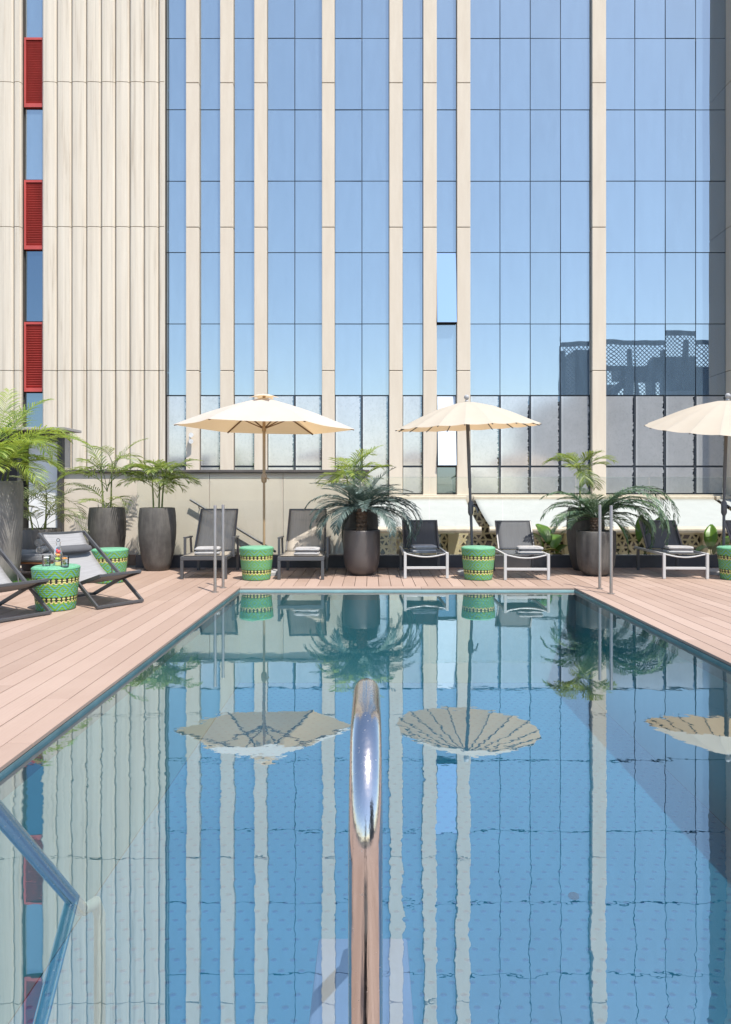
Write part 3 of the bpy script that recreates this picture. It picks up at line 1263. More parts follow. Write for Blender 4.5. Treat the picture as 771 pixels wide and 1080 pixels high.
# ------------------------------------------------------------------ loungers
def slingsurf(b, p0, p1, w, sag, n=10):
    P = []
    p0, p1 = Vector(p0), Vector(p1)
    for i in range(n + 1):
        f = i / n
        c = p0.lerp(p1, f)
        nrm = Vector((0, -(p1 - p0).z, (p1 - p0).y)).normalized()
        P.append([c + Vector((-w / 2 + w * k / 6, 0, 0)) - nrm * (sag * math.sin(math.pi * f) * (.6 + .4 * math.sin(math.pi * k / 6))) for k in range(7)])
    b.grid(P)


def make_dark_lounger():
    t = thing('sun_lounger', '', 'sun lounger', group='dark framed loungers with armrests')
    w = .67
    s = .045
    m = M['chair_metal']
    for x in (-w / 2 + s / 2, w / 2 - s / 2):
        b = MB(); b.box(x - s / 2, x + s / 2, 0, s, 0, .27); b.build('leg', m, t, bevel=.004)
        b = MB(); b.box(x - s / 2, x + s / 2, 1.12, 1.12 + s, 0, .27); b.build('leg', m, t, bevel=.004)
        sx_ = 1 if x > 0 else -1
        xo = x + sx_ * .05
        b = MB()
        b.bar((xo, .42, .28), (xo, .42, .555), .035, .04)
        b.bar((xo, .40, .57), (xo, .86, .56), .045, .024)
        b.bar((xo, .80, .555), (xo, .86, .29), .03, .035)
        b.box(min(x, xo) - .01, max(x, xo) + .01, .41, .44, .285, .305)
        b.build('armrest', m, t, bevel=.004)
    b = MB()
    for x in (-w / 2 + s / 2, w / 2 - s / 2):
        b.box(x - s / 2, x + s / 2, s + .0005, 1.3, .271, .325)
    b.box(-w / 2, w / 2, 0, s, .271, .325)
    b.box(-w / 2 + s, w / 2 - s, 1.26, 1.3, .275, .32)
    b.build('seat_frame', m, t, bevel=.005)
    b = MB()
    slingsurf(b, (0, .03, .338), (0, .80, .333), w - .07, .02)
    b.build('seat', M['sling_taupe'], t, smooth=True, solid=.004)
    p0, p1 = Vector((0, .80, .34)), Vector((0, 1.27, .97))
    bb = MB()
    for x in (-.30, .30):
        bb.bar(p0 + Vector((x, 0, 0)), p1 + Vector((x * .97, 0, 0)), .026, .03, up=(0, 1, 0))
    bb.bar(p1 + Vector((-.30, 0, 0)), p1 + Vector((.30, 0, 0)), .024, .026)
    q = p0.lerp(p1, .76)
    bb.tube([q + Vector((-.295, .03, 0)), q + Vector((0, .085, -.02)), q + Vector((.295, .03, 0))], .010, 8)
    bk = bb.build('backrest', m, t, bevel=.003)
    b = MB()
    slingsurf(b, p0, p1, .585, .03)
    b.build('sling', M['sling_taupe'], bk, smooth=True, solid=.003)
    return t


def make_white_lounger():
    t = thing('sun_lounger', '', 'sun lounger', group='white framed loungers')
    w = .655
    s = .04
    m = M['white_metal']
    for x in (-w / 2 + s / 2, w / 2 - s / 2):
        b = MB(); b.box(x - s / 2, x + s / 2, 0, s, 0, .375); b.build('leg', m, t, bevel=.004)
        b = MB(); b.box(x - s / 2, x + s / 2, 1.08, 1.08 + s, 0, .33); b.build('leg', M['grey_metal'], t, bevel=.004)
    b = MB()
    for x in (-w / 2 + s / 2, w / 2 - s / 2):
        b.box(x - s / 2 + .003, x + s / 2 - .003, s + .0005, 1.25, .335, .372)
    b.build('seat_frame', m, t, bevel=.004)
    b = MB()
    b.box(-w / 2 + s, w / 2 - s, .006, .034, .135, .172)
    b.build('cross_bar', m, t, bevel=.004)
    b = MB()
    pts = []
    for k in range(13):
        f = k / 12
        pts.append((-w / 2 + s + (w - 2 * s) * f, .03, .355 - .045 * math.sin(math.pi * f)))
    b.tube(pts, .011, 8)
    b.build('seat_bow', m, t, smooth=True)
    b = MB()
    slingsurf(b, (0, .05, .366), (0, .80, .362), w - .10, .022)
    b.build('seat', M['sling_blue'], t, smooth=True, solid=.004)
    p0, p1 = Vector((0, .80, .372)), Vector((0, 1.12, .79))
    bb = MB()
    for x in (-.275, .275):
        bb.bar(p0 + Vector((x, 0, 0)), p1 + Vector((x, 0, 0)), .024, .026, up=(0, 1, 0))
    bb.bar(p1 + Vector((-.285, 0, 0)), p1 + Vector((.285, 0, 0)), .022, .024)
    bk = bb.build('backrest', M['grey_metal'], t, bevel=.003)
    b = MB()
    slingsurf(b, p0, p1, .54, .025)
    b.build('sling', M['sling_dark'], bk, smooth=True, solid=.003)
    return t


LP = []
d0 = make_dark_lounger()
D = [(-2.415, 9.86, R(2.2), 'dark framed lounger with armrests between the dark planters and the beige umbrella pole'),
     (-1.005, 9.80, R(.5), 'dark framed lounger with armrests right of the beige umbrella pole, back half in shade')]
for i, (x, y, rz, lab) in enumerate(D):
    o = d0 if i == 0 else dup(d0)
    o.location = (x, y, .001); o.rotation_euler = (0, 0, rz); o['label'] = lab
    LP.append((x, y, rz, .345, .06))
w0 = make_white_lounger()
Wl = [(.81, 9.94, R(1), 'white framed lounger with shaded navy backrest left of the grey umbrella pole'),
      (2.235, 9.76, R(-1.5), 'white framed lounger with sunlit slate backrest right of the grey umbrella pole'),
      (4.565, 9.88, R(-2.5), 'white framed lounger with towels between the right palms and the right hand umbrella'),
      (5.95, 9.88, R(-1), 'white framed lounger at the right edge behind the right hand umbrella pole')]
for i, (x, y, rz, lab) in enumerate(Wl):
    o = w0 if i == 0 else dup(w0)
    o.location = (x, y, .001); o.rotation_euler = (0, 0, rz); o['label'] = lab
    LP.append((x, y, rz, .362, .1))

# folded towels
def make_towels():
    t = thing('towel_stack', '', 'towels', group='folded grey towels on the loungers')
    rt = random.Random(5)
    for k in range(2):
        b = MB()
        n = 20
        P = []
        w, hh, dep = .37 - .01 * k, .058, .24
        for i in range(9):
            yv = i / 8
            row = []
            for q in range(n + 1):
                a = 2 * math.pi * q / n
                ca, sa = math.cos(a), math.sin(a)
                ex = math.copysign(abs(ca) ** .35, ca) * w / 2
                ez = math.copysign(abs(sa) ** .6, sa) * hh / 2
                sc = 1 if 0 < i < 8 else .82
                row.append((ex * sc + .008 * k + .004 * math.sin(yv * 5 + k), (yv - .5) * dep,
                            hh / 2 + k * (hh + .001) + ez * sc + .0 * math.sin(ex * 14 + k)))
            P.append(row)
        V = b.grid(P)
        bmesh.ops.remove_doubles(b.bm, verts=b.bm.verts[:], dist=.0005)
        bmesh.ops.holes_fill(b.bm, edges=b.bm.edges[:])
        b.tube([(-w / 2 + .01, -dep / 2 - .004, hh / 2 + k * hh + .003), (w / 2 - .012, -dep / 2 - .004, hh / 2 + k * hh + .001)], .009, 8)
        b.build('folded_towel', M['towel'], t, smooth=True, ang=70)
    return t


tw = make_towels()
TW = [(0, -.0, .25, 'two folded grey towels on the leftmost dark framed lounger'),
      (1, .07, .22, 'two folded grey towels on the lounger half shaded right of the beige umbrella pole'),
      (2, -.02, .32, 'two folded grey towels on the white lounger left of the grey umbrella pole'),
      (3, .09, .26, 'two folded grey towels on the white lounger right of the grey umbrella pole'),
      (4, -.02, .22, 'two folded grey towels on the white lounger right of the right palms')]
for i, (li, dx, dy, lab) in enumerate(TW):
    x, y, rz, z, _ = LP[li]
    o = tw if i == 0 else dup(tw)
    o.location = (x + dx, y + dy, z - .012)
    o.rotation_euler = (0, 0, rz + random.Random(i).uniform(-.08, .08))
    o['label'] = lab

# ------------------------------------------------------------------ umbrellas
def canopy_panel(b, apex, ra, rb, sag, drop, n=8):
    """one gore between two rim points, curved down from the apex"""
    P = []
    for i in range(n + 1):
        f = i / n
        row = []
        for j in range(n + 1):
            g_ = j / n
            rim = ra.lerp(rb, g_)
            mid = math.sin(math.pi * g_)
            p = apex.lerp(rim, f)
            p.z += drop * math.sin(math.pi * f) - sag * mid * f
            p -= (Vector((rim.x, rim.y, 0)) - Vector((apex.x, apex.y, 0))).normalized() * (.06 * mid * f * f)
            row.append(p)
        P.append(row)
    V = [[b.bm.verts.new(p) for p in row] for row in P[1:]]
    va = b.bm.verts.new(apex)
    for j in range(n):
        b.bm.faces.new((va, V[0][j], V[0][j + 1]))
    for i in range(len(V) - 1):
        for j in range(n):
            b.bm.faces.new((V[i][j], V[i + 1][j], V[i + 1][j + 1], V[i][j + 1]))


def hex_umbrella():
    x0, y0 = X(278.5, 10.4), 10.4
    t = thing('umbrella', 'open cream umbrella with six panels on a beige pole over the dark framed loungers', 'umbrella', (x0, y0, 0))
    apex = Vector((0, 0, 2.70))
    rim = [Vector(p) for p in ((-1.39, .0, 2.285), (-.70, -.66, 2.305), (.70, -.66, 2.275), (1.39, .0, 2.21), (.70, .66, 2.19), (-.70, .66, 2.22))]
    b = MB()
    for k in range(6):
        canopy_panel(b, apex, rim[k], rim[(k + 1) % 6], .012, .035, 10)
    bmesh.ops.remove_doubles(b.bm, verts=b.bm.verts[:], dist=.002)
    b.build('canopy', M['canvas'], t, smooth=True, ang=14)
    # vent cap
    b = MB()
    ra = [Vector((p.x * .17, p.y * .3, 2.695)) for p in rim]
    for k in range(6):
        canopy_panel(b, Vector((0, 0, 2.735)), ra[k], ra[(k + 1) % 6], -.02, .015, 6)
    bmesh.ops.remove_doubles(b.bm, verts=b.bm.verts[:], dist=.002)
    b.build('vent_cap', M['canvas'], t, smooth=True, ang=30)
    b = MB()
    b.lathe([(.0, 2.735), (.02, 2.735), (.012, 2.75), (.0, 2.755)], 12, cap0=False, cap1=False)
    b.build('finial', M['tan_metal'], t, smooth=True)
    b = MB()
    b.tube([(0, 0, .03), (0, 0, 1.46)], .019, 16)
    b.tube([(0, 0, 1.44), (0, 0, 2.72)], .023, 16)
    b.tube([(0, 0, 2.18), (0, 0, 2.26)], .034, 16)
    b.build('pole', M['tan_metal'], t, smooth=True)
    b = MB()
    b.lathe([(.03, 1.40), (.042, 1.42), (.042, 1.51), (.03, 1.535)], 16)
    b.tube([(0, -.03, 1.47), (0.06, -.05, 1.47), (.085, -.05, 1.45)], .009, 8)
    b.build('crank', M['tan_metal'], t, smooth=True)
    for p in rim:
        b = MB()
        q = apex.lerp(p, .985) - Vector((0, 0, .014))
        b.bar(apex - Vector((0, 0, .04)), q, .014, .02)
        b.bar(Vector((0, 0, 2.22)), apex.lerp(p, .45) - Vector((0, 0, .02)), .012, .016)
        b.build('rib', M['brown_rib'], t)
    b = MB()
    b.lathe([(.24, .002), (.24, .05), (.22, .065), (.045, .08), (.04, .2), (.025, .21)], 28)
    b.build('base', M['base_grey'], t, smooth=True)


hex_umbrella()


def round_umbrella(x, y, label, tilt_fwd, tilt_side, Rr, zr, za, lean, finial_z, bx, by):
    t = thing('umbrella', label, 'umbrella', (x, y, 0), group='ecru umbrellas with many ribs on grey poles')
    n = 18
    rot = Matrix.Rotation(tilt_fwd, 4, 'X') @ Matrix.Rotation(tilt_side, 4, 'Y')
    top = Vector((lean[0], lean[1], zr))
    prof = [(0, za - zr), (.12, za - zr - .015), (.35, (za - zr) * .80), (.62, (za - zr) * .50), (.85, (za - zr) * .19), (1.0, -.0)]

    def pt(f, k, inset):
        a = 2 * math.pi * k / n
        # radial interpolation of the profile
        for (f0, z0), (f1, z1) in zip(prof, prof[1:]):
            if f <= f1 + 1e-6:
                u = (f - f0) / (f1 - f0)
                z = z0 + (z1 - z0) * u
                break
        r = Rr * f * (1 - inset)
        return top + rot @ Vector((r * math.cos(a), r * math.sin(a), z))
    b = MB()
    fs = [.03, .12, .24, .36, .48, .6, .72, .84, .93, 1.0]
    sub = 4
    rings = []
    for f in fs:
        ring = []
        for k in range(n):
            for s_ in range(sub):
                kk = k + s_ / sub
                mid = math.sin(math.pi * s_ / sub)
                p = pt(f, kk, .030 * mid * f)
                p.z -= .014 * mid * f
                ring.append(b.bm.verts.new(p))
        rings.append(ring)
    N = n * sub
    for a, c in zip(rings, rings[1:]):
        for k in range(N):
            b.bm.faces.new((a[k], a[(k + 1) % N], c[(k + 1) % N], c[k]))
    b.bm.faces.new(rings[0])
    b.build('canopy', M['canvas2'], t, smooth=True, ang=12)
    for k in range(n):
        b = MB()
        b.tube([pt(f, k, 0) - Vector((0, 0, .014)) for f in (.05, .35, .62, .85, 1.0)], .008, 6)
        b.build('rib', M['grey_metal'], t, smooth=True)
    hub = top + rot @ Vector((0, 0, za - zr))
    b = MB()
    fz = hub + rot @ Vector((0, 0, .005))
    up = rot @ Vector((0, 0, 1))
    b.tube([fz, fz + up * .03], [.03, .016], 12)
    c = fz + up * .065
    b.ball(c, .04, 14)
    b.build('finial', M['base_grey'], t, smooth=True)
    b = MB()
    foot = Vector((0, 0, .04))
    col = foot.lerp(top, .58)
    b.tube([foot, col], .021, 16)
    b.tube([col, hub - up * .02], .026, 16)
    b.build('pole', M['grey_metal'], t, smooth=True)
    b = MB()
    z0 = 1.0
    q = foot.lerp(top, (z0 - .04) / (zr - .04))
    b.tube([q + Vector((0, 0, -.10)), q + Vector((0, 0, -.06)), q + Vector((0, 0, .09)), q + Vector((0, 0, .12))], [.026, .042, .042, .028], 16)
    b.tube([q + Vector((.03, -.03, .06)), q + Vector((.08, -.06, .02)), q + Vector((.10, -.07, -.06))], .011, 8)
    b.build('crank', M['grey_metal'], t, smooth=True)
    b = MB()
    b.lathe([(.25, .002), (.25, .05), (.23, .065), (.045, .075), (.04, .3), (.028, .31)], 28, (bx, by, 0))
    b.build('base', M['base_grey'], t, smooth=True)


round_umbrella(X(499, 10.4), 10.4, 'open ecru umbrella with many ribs on a grey pole between two white loungers',
               R(2.5), R(-2.2), 1.10, 2.245, 2.63, (-.085, .0), 0, 0, 0)
round_umbrella(X(763, 10.45), 10.45, 'open ecru umbrella cut off by the right edge, tilted towards the pool',
               R(11), R(0), 1.15, 2.245, 2.66, (.03, .02), 0, 0, 0)

# ------------------------------------------------------------------ planters
def planter(name, label, x, y, prof, m, n=48, rz=0, group=None, wob=None):
    t = thing(name, label, 'planter', (x, y, 0), rz, group)
    b = MB()
    top_r, top_z = prof[-1]
    inner = [(top_r - .012, top_z + .004), (top_r - .035, top_z), (top_r - .04, top_z - .07)]
    b.lathe(prof + inner, n, cap1=False, wob=wob)
    b.build('pot', m, t, smooth=True, ang=50)
    b = MB()
    rr = random.Random(int(x * 100))
    b.lathe([(top_r - .036, top_z - .06), (top_r * .5, top_z - .045), (.0, top_z - .04)], 24, cap0=False, cap1=False)
    b.build('soil', M['soil'], t, smooth=True)
    return t


TALL = [(.175, 0), (.19, .01), (.225, .12), (.268, .32), (.292, .55), (.296, .72), (.288, .88), (.276, .98), (.272, 1.0)]
MED = [(.15, 0), (.175, .012), (.23, .07), (.262, .16), (.278, .30), (.283, .45), (.284, .60), (.283, .67), (.279, .68)]
planter('tall_planter', 'dark stoneware planter with palm, left one of the pair by the cream wall', X(113, 11.2), 11.2, [(r, z * 1.0) for r, z in TALL], M['planter_dark'], group='dark tall planters')
planter('tall_planter', 'dark stoneware planter with palm, right one of the pair beside the dark lounger', X(166, 11.0), 11.0, TALL, M['planter_dark'], group='dark tall planters')
planter('tall_planter', 'dark tall planter half hidden behind the smooth brown planter in the centre', X(379.5, 11.0), 11.02, TALL, M['planter_dark'], group='dark tall planters')
planter('tall_planter', 'dark tall planter half hidden behind the ridged one at the right', X(617.5, 10.98), 10.98, TALL, M['planter_dark'], group='dark tall planters')
planter('round_planter', 'smooth brown planter with blue green cycad in the centre', X(381.5, 10.4), 10.4, MED, M['planter_smooth'])
planter('ridged_planter', 'dark ridged planter holding the drooping cycad at the right', X(628.5, 10.33), 10.33,
        [(r * 1.0, z * .985) for r, z in MED], M['planter_dark'], n=96, wob=lambda a, z: 1 + .022 * math.sin(a * 11))
planter('grey_planter', 'very tall grey stone planter at the left edge', -5.16, 9.42,
        [(.24, 0), (.26, .02), (.30, .3), (.325, .8), (.33, 1.2), (.328, 1.38), (.32, 1.41)], M['planter_grey'])
planter('bowl_planter', 'low matt brown planter with feathery palm in front of the white door', X(40, 11.0), 11.05,
        [(.22, 0), (.25, .02), (.29, .2), (.315, .45), (.32, .64), (.314, .66)], M['planter_brown'])

# ------------------------------------------------------------------ palms
def frond(b, base, az, el, length, droop, nl, ll, lw, rng, vang=.35, start=.18, fwd=.55, ldroop=.35, wig=.05, rach=.006):
    pos = Vector(base)
    steps = 16
    ds = length / steps
    pitch = el
    pts = []
    az_ = az
    for i in range(steps + 1):
        f = i / steps
        d = Vector((math.cos(az_) * math.cos(pitch), math.sin(az_) * math.cos(pitch), math.sin(pitch)))
        pts.append((pos.copy(), d))
        pos = pos + d * ds
        pitch -= droop / steps * (.45 + 1.1 * f)
        az_ += rng.uniform(-wig, wig) / 3
    b.tube([p for p, _ in pts], [max(.0012, rach * (1 - .85 * i / steps)) for i in range(steps + 1)], 5, cap=False)
    for j in range(nl):
        f = start + (1 - start) * (j + .5) / nl
        fi = f * steps
        i = min(int(fi), steps - 1)
        p = pts[i][0].lerp(pts[i + 1][0], fi - i)
        d = pts[i][1]
        side = d.cross(Vector((0, 0, 1)))
        if side.length < .01:
            side = Vector((1, 0, 0))
        side.normalize()
        up = side.cross(d).normalized()
        env = math.sin(math.pi * min(1, .12 + .88 * (f - start) / (1 - start)) ** .8)
        L = ll * (.30 + .70 * env) * rng.uniform(.88, 1.1)
        for s in (-1, 1):
            if rng.random() < .03:
                continue
            dirv = (side * s + d * (fwd + .5 * f) + up * (vang + rng.uniform(-.12, .12))).normalized()
            wv = dirv.cross(up)
            wv = (d - dirv * d.dot(dirv)).normalized() * .5 + up * rng.uniform(-.3, .3)
            wv = (wv - dirv * wv.dot(dirv)).normalized() * lw * .5
            q0 = p
            q1 = p + dirv * L * .4
            dd = (dirv + Vector((0, 0, -ldroop * rng.uniform(.5, 1.3)))).normalized()
            q2 = q1 + dd * L * .35
            dd = (dd + Vector((0, 0, -ldroop * 1.1))).normalized()
            q3 = q2 + dd * L * .25
            v = [b.bm.verts.new(c) for c in (q0 - wv * .5, q0 + wv * .5, q1 + wv, q1 - wv, q2 + wv * .8, q2 - wv * .8, q3)]
            b.bm.faces.new((v[0], v[1], v[2], v[3]))
            b.bm.faces.new((v[3], v[2], v[4], v[5]))
            b.bm.faces.new((v[5], v[4], v[6]))


def areca(name, label, x, y, z0, seed, stems, fr, mleaf, spread=.07, group=None):
    """cane palm: stems = list of (dx, dy, height); fr = fronds dict"""
    t = thing(name, label, 'palm', (x, y, z0), group=group)
    rng = random.Random(seed)
    bl = MB()
    for (dx, dy, h, lean) in stems:
        top = Vector((dx + lean[0], dy + lean[1], h))
        b = MB()
        b.tube([(dx, dy, -.02), (dx + lean[0] * .4, dy + lean[1] * .4, h * .5), top], [.016, .013, .009], 8)
        b.build('stem', M['stem'], t, smooth=True)
        k = fr['n']
        for i in range(k):
            az = 2 * math.pi * (i + rng.uniform(-.3, .3)) / k + seed
            el = R(rng.uniform(*fr['el']))
            L = fr['len'] * rng.uniform(.75, 1.12)
            frond(bl, top - Vector((0, 0, rng.uniform(0, .12))), az, el, L, R(rng.uniform(*fr['droop'])), fr['nl'], fr['ll'], fr['lw'], rng,
                  vang=.25, start=.22, fwd=.75, ldroop=fr.get('ld', .35))
    for (az, el, L, dr, bz) in fr.get('extra', []):
        frond(bl, (0, 0, bz), R(az), R(el), L, R(dr), fr['nl'] + 4, fr['ll'], fr['lw'], rng, vang=.25, start=.3, fwd=.75, ldroop=fr.get('ld', .35))
    bl.build('fronds', mleaf, t, normals=False)
    return t


areca('areca_palm', 'lush bright green palm in the very tall grey planter at the left edge', -5.16, 9.42, 1.36, 3,
      [(-.08, 0, .45, (-.1, 0)), (.1, -.08, .30, (.14, -.1)), (.08, .1, .62, (.1, .02)), (-.05, -.1, .2, (0, -.15))],
      dict(n=7, el=(10, 78), len=.85, droop=(55, 120), nl=22, ll=.36, lw=.016, ld=.35,
           extra=[(20, 50, 1.35, 90, .2), (-10, 58, 1.4, 105, .2), (-60, 55, 1.1, 110, .1), (-100, 45, 1.0, 110, .1), (60, 72, 1.3, 60, .3), (-30, 35, 1.05, 110, .1), (100, 80, 1.35, 45, .2), (0, 22, .95, 80, .3)]), M['areca'])
areca('areca_palm', 'feathery pale palm in the low brown planter before the white door', X(40, 11.0), 11.05, .62, 5,
      [(-.1, 0, .5, (-.1, -.05)), (.08, .04, .62, (.02, 0)), (.1, -.08, .35, (.14, -.1))],
      dict(n=6, el=(5, 70), len=.72, droop=(60, 120), nl=15, ll=.29, lw=.014, ld=.35,
           extra=[(10, 45, .95, 110, 0), (-20, 55, 1.0, 110, 0), (170, 50, .9, 95, 0), (-80, 60, .8, 110, 0)]), M['areca_dry'])
areca('kentia_palm', 'slender airy palm with arching fronds in the left one of two dark planters', X(113, 11.2), 11.2, .96, 9,
      [(-.06, 0, .72, (-.05, 0)), (.05, .03, .80, (.02, 0)), (.0, -.05, .12, (.0, .02))],
      dict(n=4, el=(5, 55), len=.62, droop=(60, 110), nl=13, ll=.27, lw=.017, ld=.35,
           extra=[(178, 62, .95, 125, .3), (2, 62, .95, 120, .35), (30, 80, 1.15, 70, .3), (205, 40, .85, 100, .4), (-10, 45, .75, 110, .4), (160, 80, 1.0, 60, .3)]), M['areca_dark'])
areca('kentia_palm', 'dense bushy palm in the right one of two dark planters', X(166, 11.0), 11.0, .96, 14,
      [(-.06, 0, .58, (-.03, 0)), (.06, .03, .62, (.05, 0)), (.0, .08, .45, (.0, .04))],
      dict(n=7, el=(10, 75), len=.58, droop=(60, 125), nl=14, ll=.27, lw=.018, ld=.35,
           extra=[(10, 74, 1.0, 90, .2), (170, 66, .95, 110, .2), (-20, 50, .7, 100, .3), (0, 40, .75, 95, .35), (180, 45, .7, 100, .3)]), M['areca_dark'])
areca('areca_palm', 'yellow green palm rising behind the centre cycad', X(373, 11.02), 11.02, .96, 21,
      [(0, 0, .66, (-.0, 0)), (-.05, .05, .55, (-.06, 0))],
      dict(n=9, el=(0, 75), len=.5, droop=(50, 105), nl=14, ll=.26, lw=.016, ld=.3, extra=[(25, 75, .85, 60, .4), (5, 60, .8, 75, .3)]), M['areca'])
areca('kentia_palm', 'single stemmed palm rising behind the drooping cycad at the right', X(613, 10.98), 10.98, .96, 27,
      [(-.02, 0, .68, (-.0, 0))],
      dict(n=11, el=(-15, 72), len=.5, droop=(50, 115), nl=14, ll=.28, lw=.016, ld=.35, extra=[(175, 45, .65, 90, .62), (5, 50, .62, 90, .62)]), M['areca_dark'])


def cycad(label, x, y, z0, seed, th, n, L, mleaf, extra=(), els=(-4, 66)):
    t = thing('cycad', label, 'cycad', (x, y, z0), group='cycads in planters')
    rng = random.Random(seed)
    b = MB()
    prof = []
    for k in range(26):
        f = k / 25
        prof.append((.085 * (1 + .10 * math.sin(f * 40)) * (1.05 - .18 * f), -.03 + (th + .03) * f))
    b.lathe(prof, 28, wob=lambda a, z: 1 + .09 * math.sin(a * 8 + z * 70))
    b.build('trunk', M['trunk'], t, smooth=True, ang=25)
    bl = MB()
    for i in range(n):
        az = i * 2.39996 + rng.uniform(-.15, .15)
        f = i / n
        if f < .45 and abs(math.sin(az / 2 + math.pi / 4)) < .36:
            continue          # keeps the trunk in view from the pool
        el = R(els[0] + (els[1] - els[0]) * (f ** .8) + rng.uniform(-8, 8))
        frond(bl, (0, 0, th - .02), az, el, L * rng.uniform(.85, 1.1), R(rng.uniform(60, 115) * (1.1 - .4 * f)), 40, .17, .0085, rng,
              vang=.35, start=.14, fwd=.65, ldroop=.16, rach=.008)
    for (az, el, LL, dr) in extra:
        frond(bl, (0, 0, th - .02), R(az), R(el), LL, R(dr), 40, .23, .018, rng, vang=.05, start=.14, fwd=.6, ldroop=.3, rach=.008)
    bl.build('fronds', mleaf, t, normals=False)


cycad('blue green cycad with rough trunk in the smooth brown planter in the centre', X(381.5, 10.4), 10.4, .64, 4, .37, 50, .84, M['cycad'],
      extra=[(-20, 25, 1.15, 150), (-5, 30, 1.1, 120), (195, 25, 1.0, 125), (205, 12, .95, 120), (180, 40, 1.0, 110), (-48, 15, .9, 120), (10, 15, 1.2, 150), (-12, 12, 1.1, 140), (235, 18, .85, 130), (-14, 38, 1.4, 185), (4, 30, 1.25, 165)])
cycad('cycad with long fronds drooping to the deck in the ridged planter at the right', X(628.5, 10.33), 10.33, .63, 8, .24, 36, .74, M['cycad_green'],
      extra=[(-10, 48, 1.35, 165), (5, 50, 1.45, 165), (-25, 45, 1.3, 165), (15, 40, 1.25, 155), (-40, 40, 1.15, 155), (-5, 25, 1.2, 150),
             (0, 60, 1.75, 185), (-18, 58, 1.7, 185), (12, 58, 1.75, 178), (-30, 45, 1.5, 180), (-8, 35, 1.5, 165), (-45, 60, 1.5, 185), (185, 45, 1.0, 125), (200, 30, .95, 120), (172, 60, 1.0, 110)])


# broad-leaved plants behind the balustrade
def broad(b, base, az, el, L, w, curl, n=10):
    P = []
    pos = Vector(base)
    pitch = el
    for i in range(n + 1):
        f = i / n
        d = Vector((math.cos(az) * math.cos(pitch), math.sin(az) * math.cos(pitch), math.sin(pitch)))
        s = Vector((-math.sin(az), math.cos(az), 0))
        u = s.cross(d)
        hw = w * (math.sin(math.pi * min(1, f * .93 + .05)) ** .75) * .5
        row = []
        for k in range(7):
            q = (k - 3) / 3
            row.append(pos + s * (q * hw) + u * (abs(q) * hw * -.35 + .006 * math.sin(f * 50) * abs(q)))
        P.append(row)
        pos = pos + d * (L / n)
        pitch -= curl / n
    b.grid(P)


def leafy(label, x, y, leaves, m, seed):
    t = thing('broad_leaf_plant', label, 'plant', (x, y, -.02), group='broad leaved plants behind the glass')
    bs, bl = MB(), MB()
    for (dx, h, az, el, L, w, curl) in leaves:
        bs.tube([(dx * .4, 0, 0), (dx * .8, 0, h * .6), (dx, 0, h)], [.012, .010, .006], 7)
        broad(bl, (dx, 0, h), R(az), R(el), L, w, R(curl))
    bs.build('stem', M['stem'], t, smooth=True)
    bl.build('leaves', m, t, smooth=True, normals=False, solid=.002, ang=180)


leafy('broad green leaf plant between the sunlit white lounger and the ridged planter', X(578, 11.75), 11.75,
      [(.0, .38, 110, 62, .48, .27, 40), (.10, .28, 70, 55, .45, .24, 50), (.16, .2, -60, 55, .38, .22, 60), (-.1, .3, 190, 70, .42, .2, 50)], M['bigleaf'], 1)
leafy('yellowing low leaf plant behind the sunlit white lounger', X(570, 11.65), 11.65,
      [(-.02, .22, -10, 30, .38, .19, 60), (-.1, .16, 200, 30, .3, .15, 40), (.12, .12, -40, 40, .3, .15, 40)], M['bigleaf_y'], 2)
leafy('broad green leaf plant rising behind the drooping cycad fronds', X(668, 11.75), 11.75,
      [(-.1, .36, 150, 75, .50, .17, 30), (.1, .42, 60, 68, .55, .16, 25), (-.3, .3, 170, 68, .42, .2, 45), (.3, .5, 20, 62, .5, .15, 20), (.2, .25, -30, 50, .4, .2, 60)], M['bigleaf'], 3)
leafy('dark broad leaf plant behind the rightmost fully visible lounger', X(727, 11.75), 11.75,
      [(-.06, .30, 170, 38, .42, .22, 60), (.12, .22, 10, 40, .35, .2, 60)], M['bigleaf'], 4)
leafy('upright broad leaf plant beside the right hand umbrella pole', X(753, 11.75), 11.75,
      [(-.06, .28, 60, 70, .50, .22, 25), (.14, .26, 20, 60, .42, .18, 40), (.0, .2, -80, 60, .34, .16, 60)], M['bigleaf'], 5)

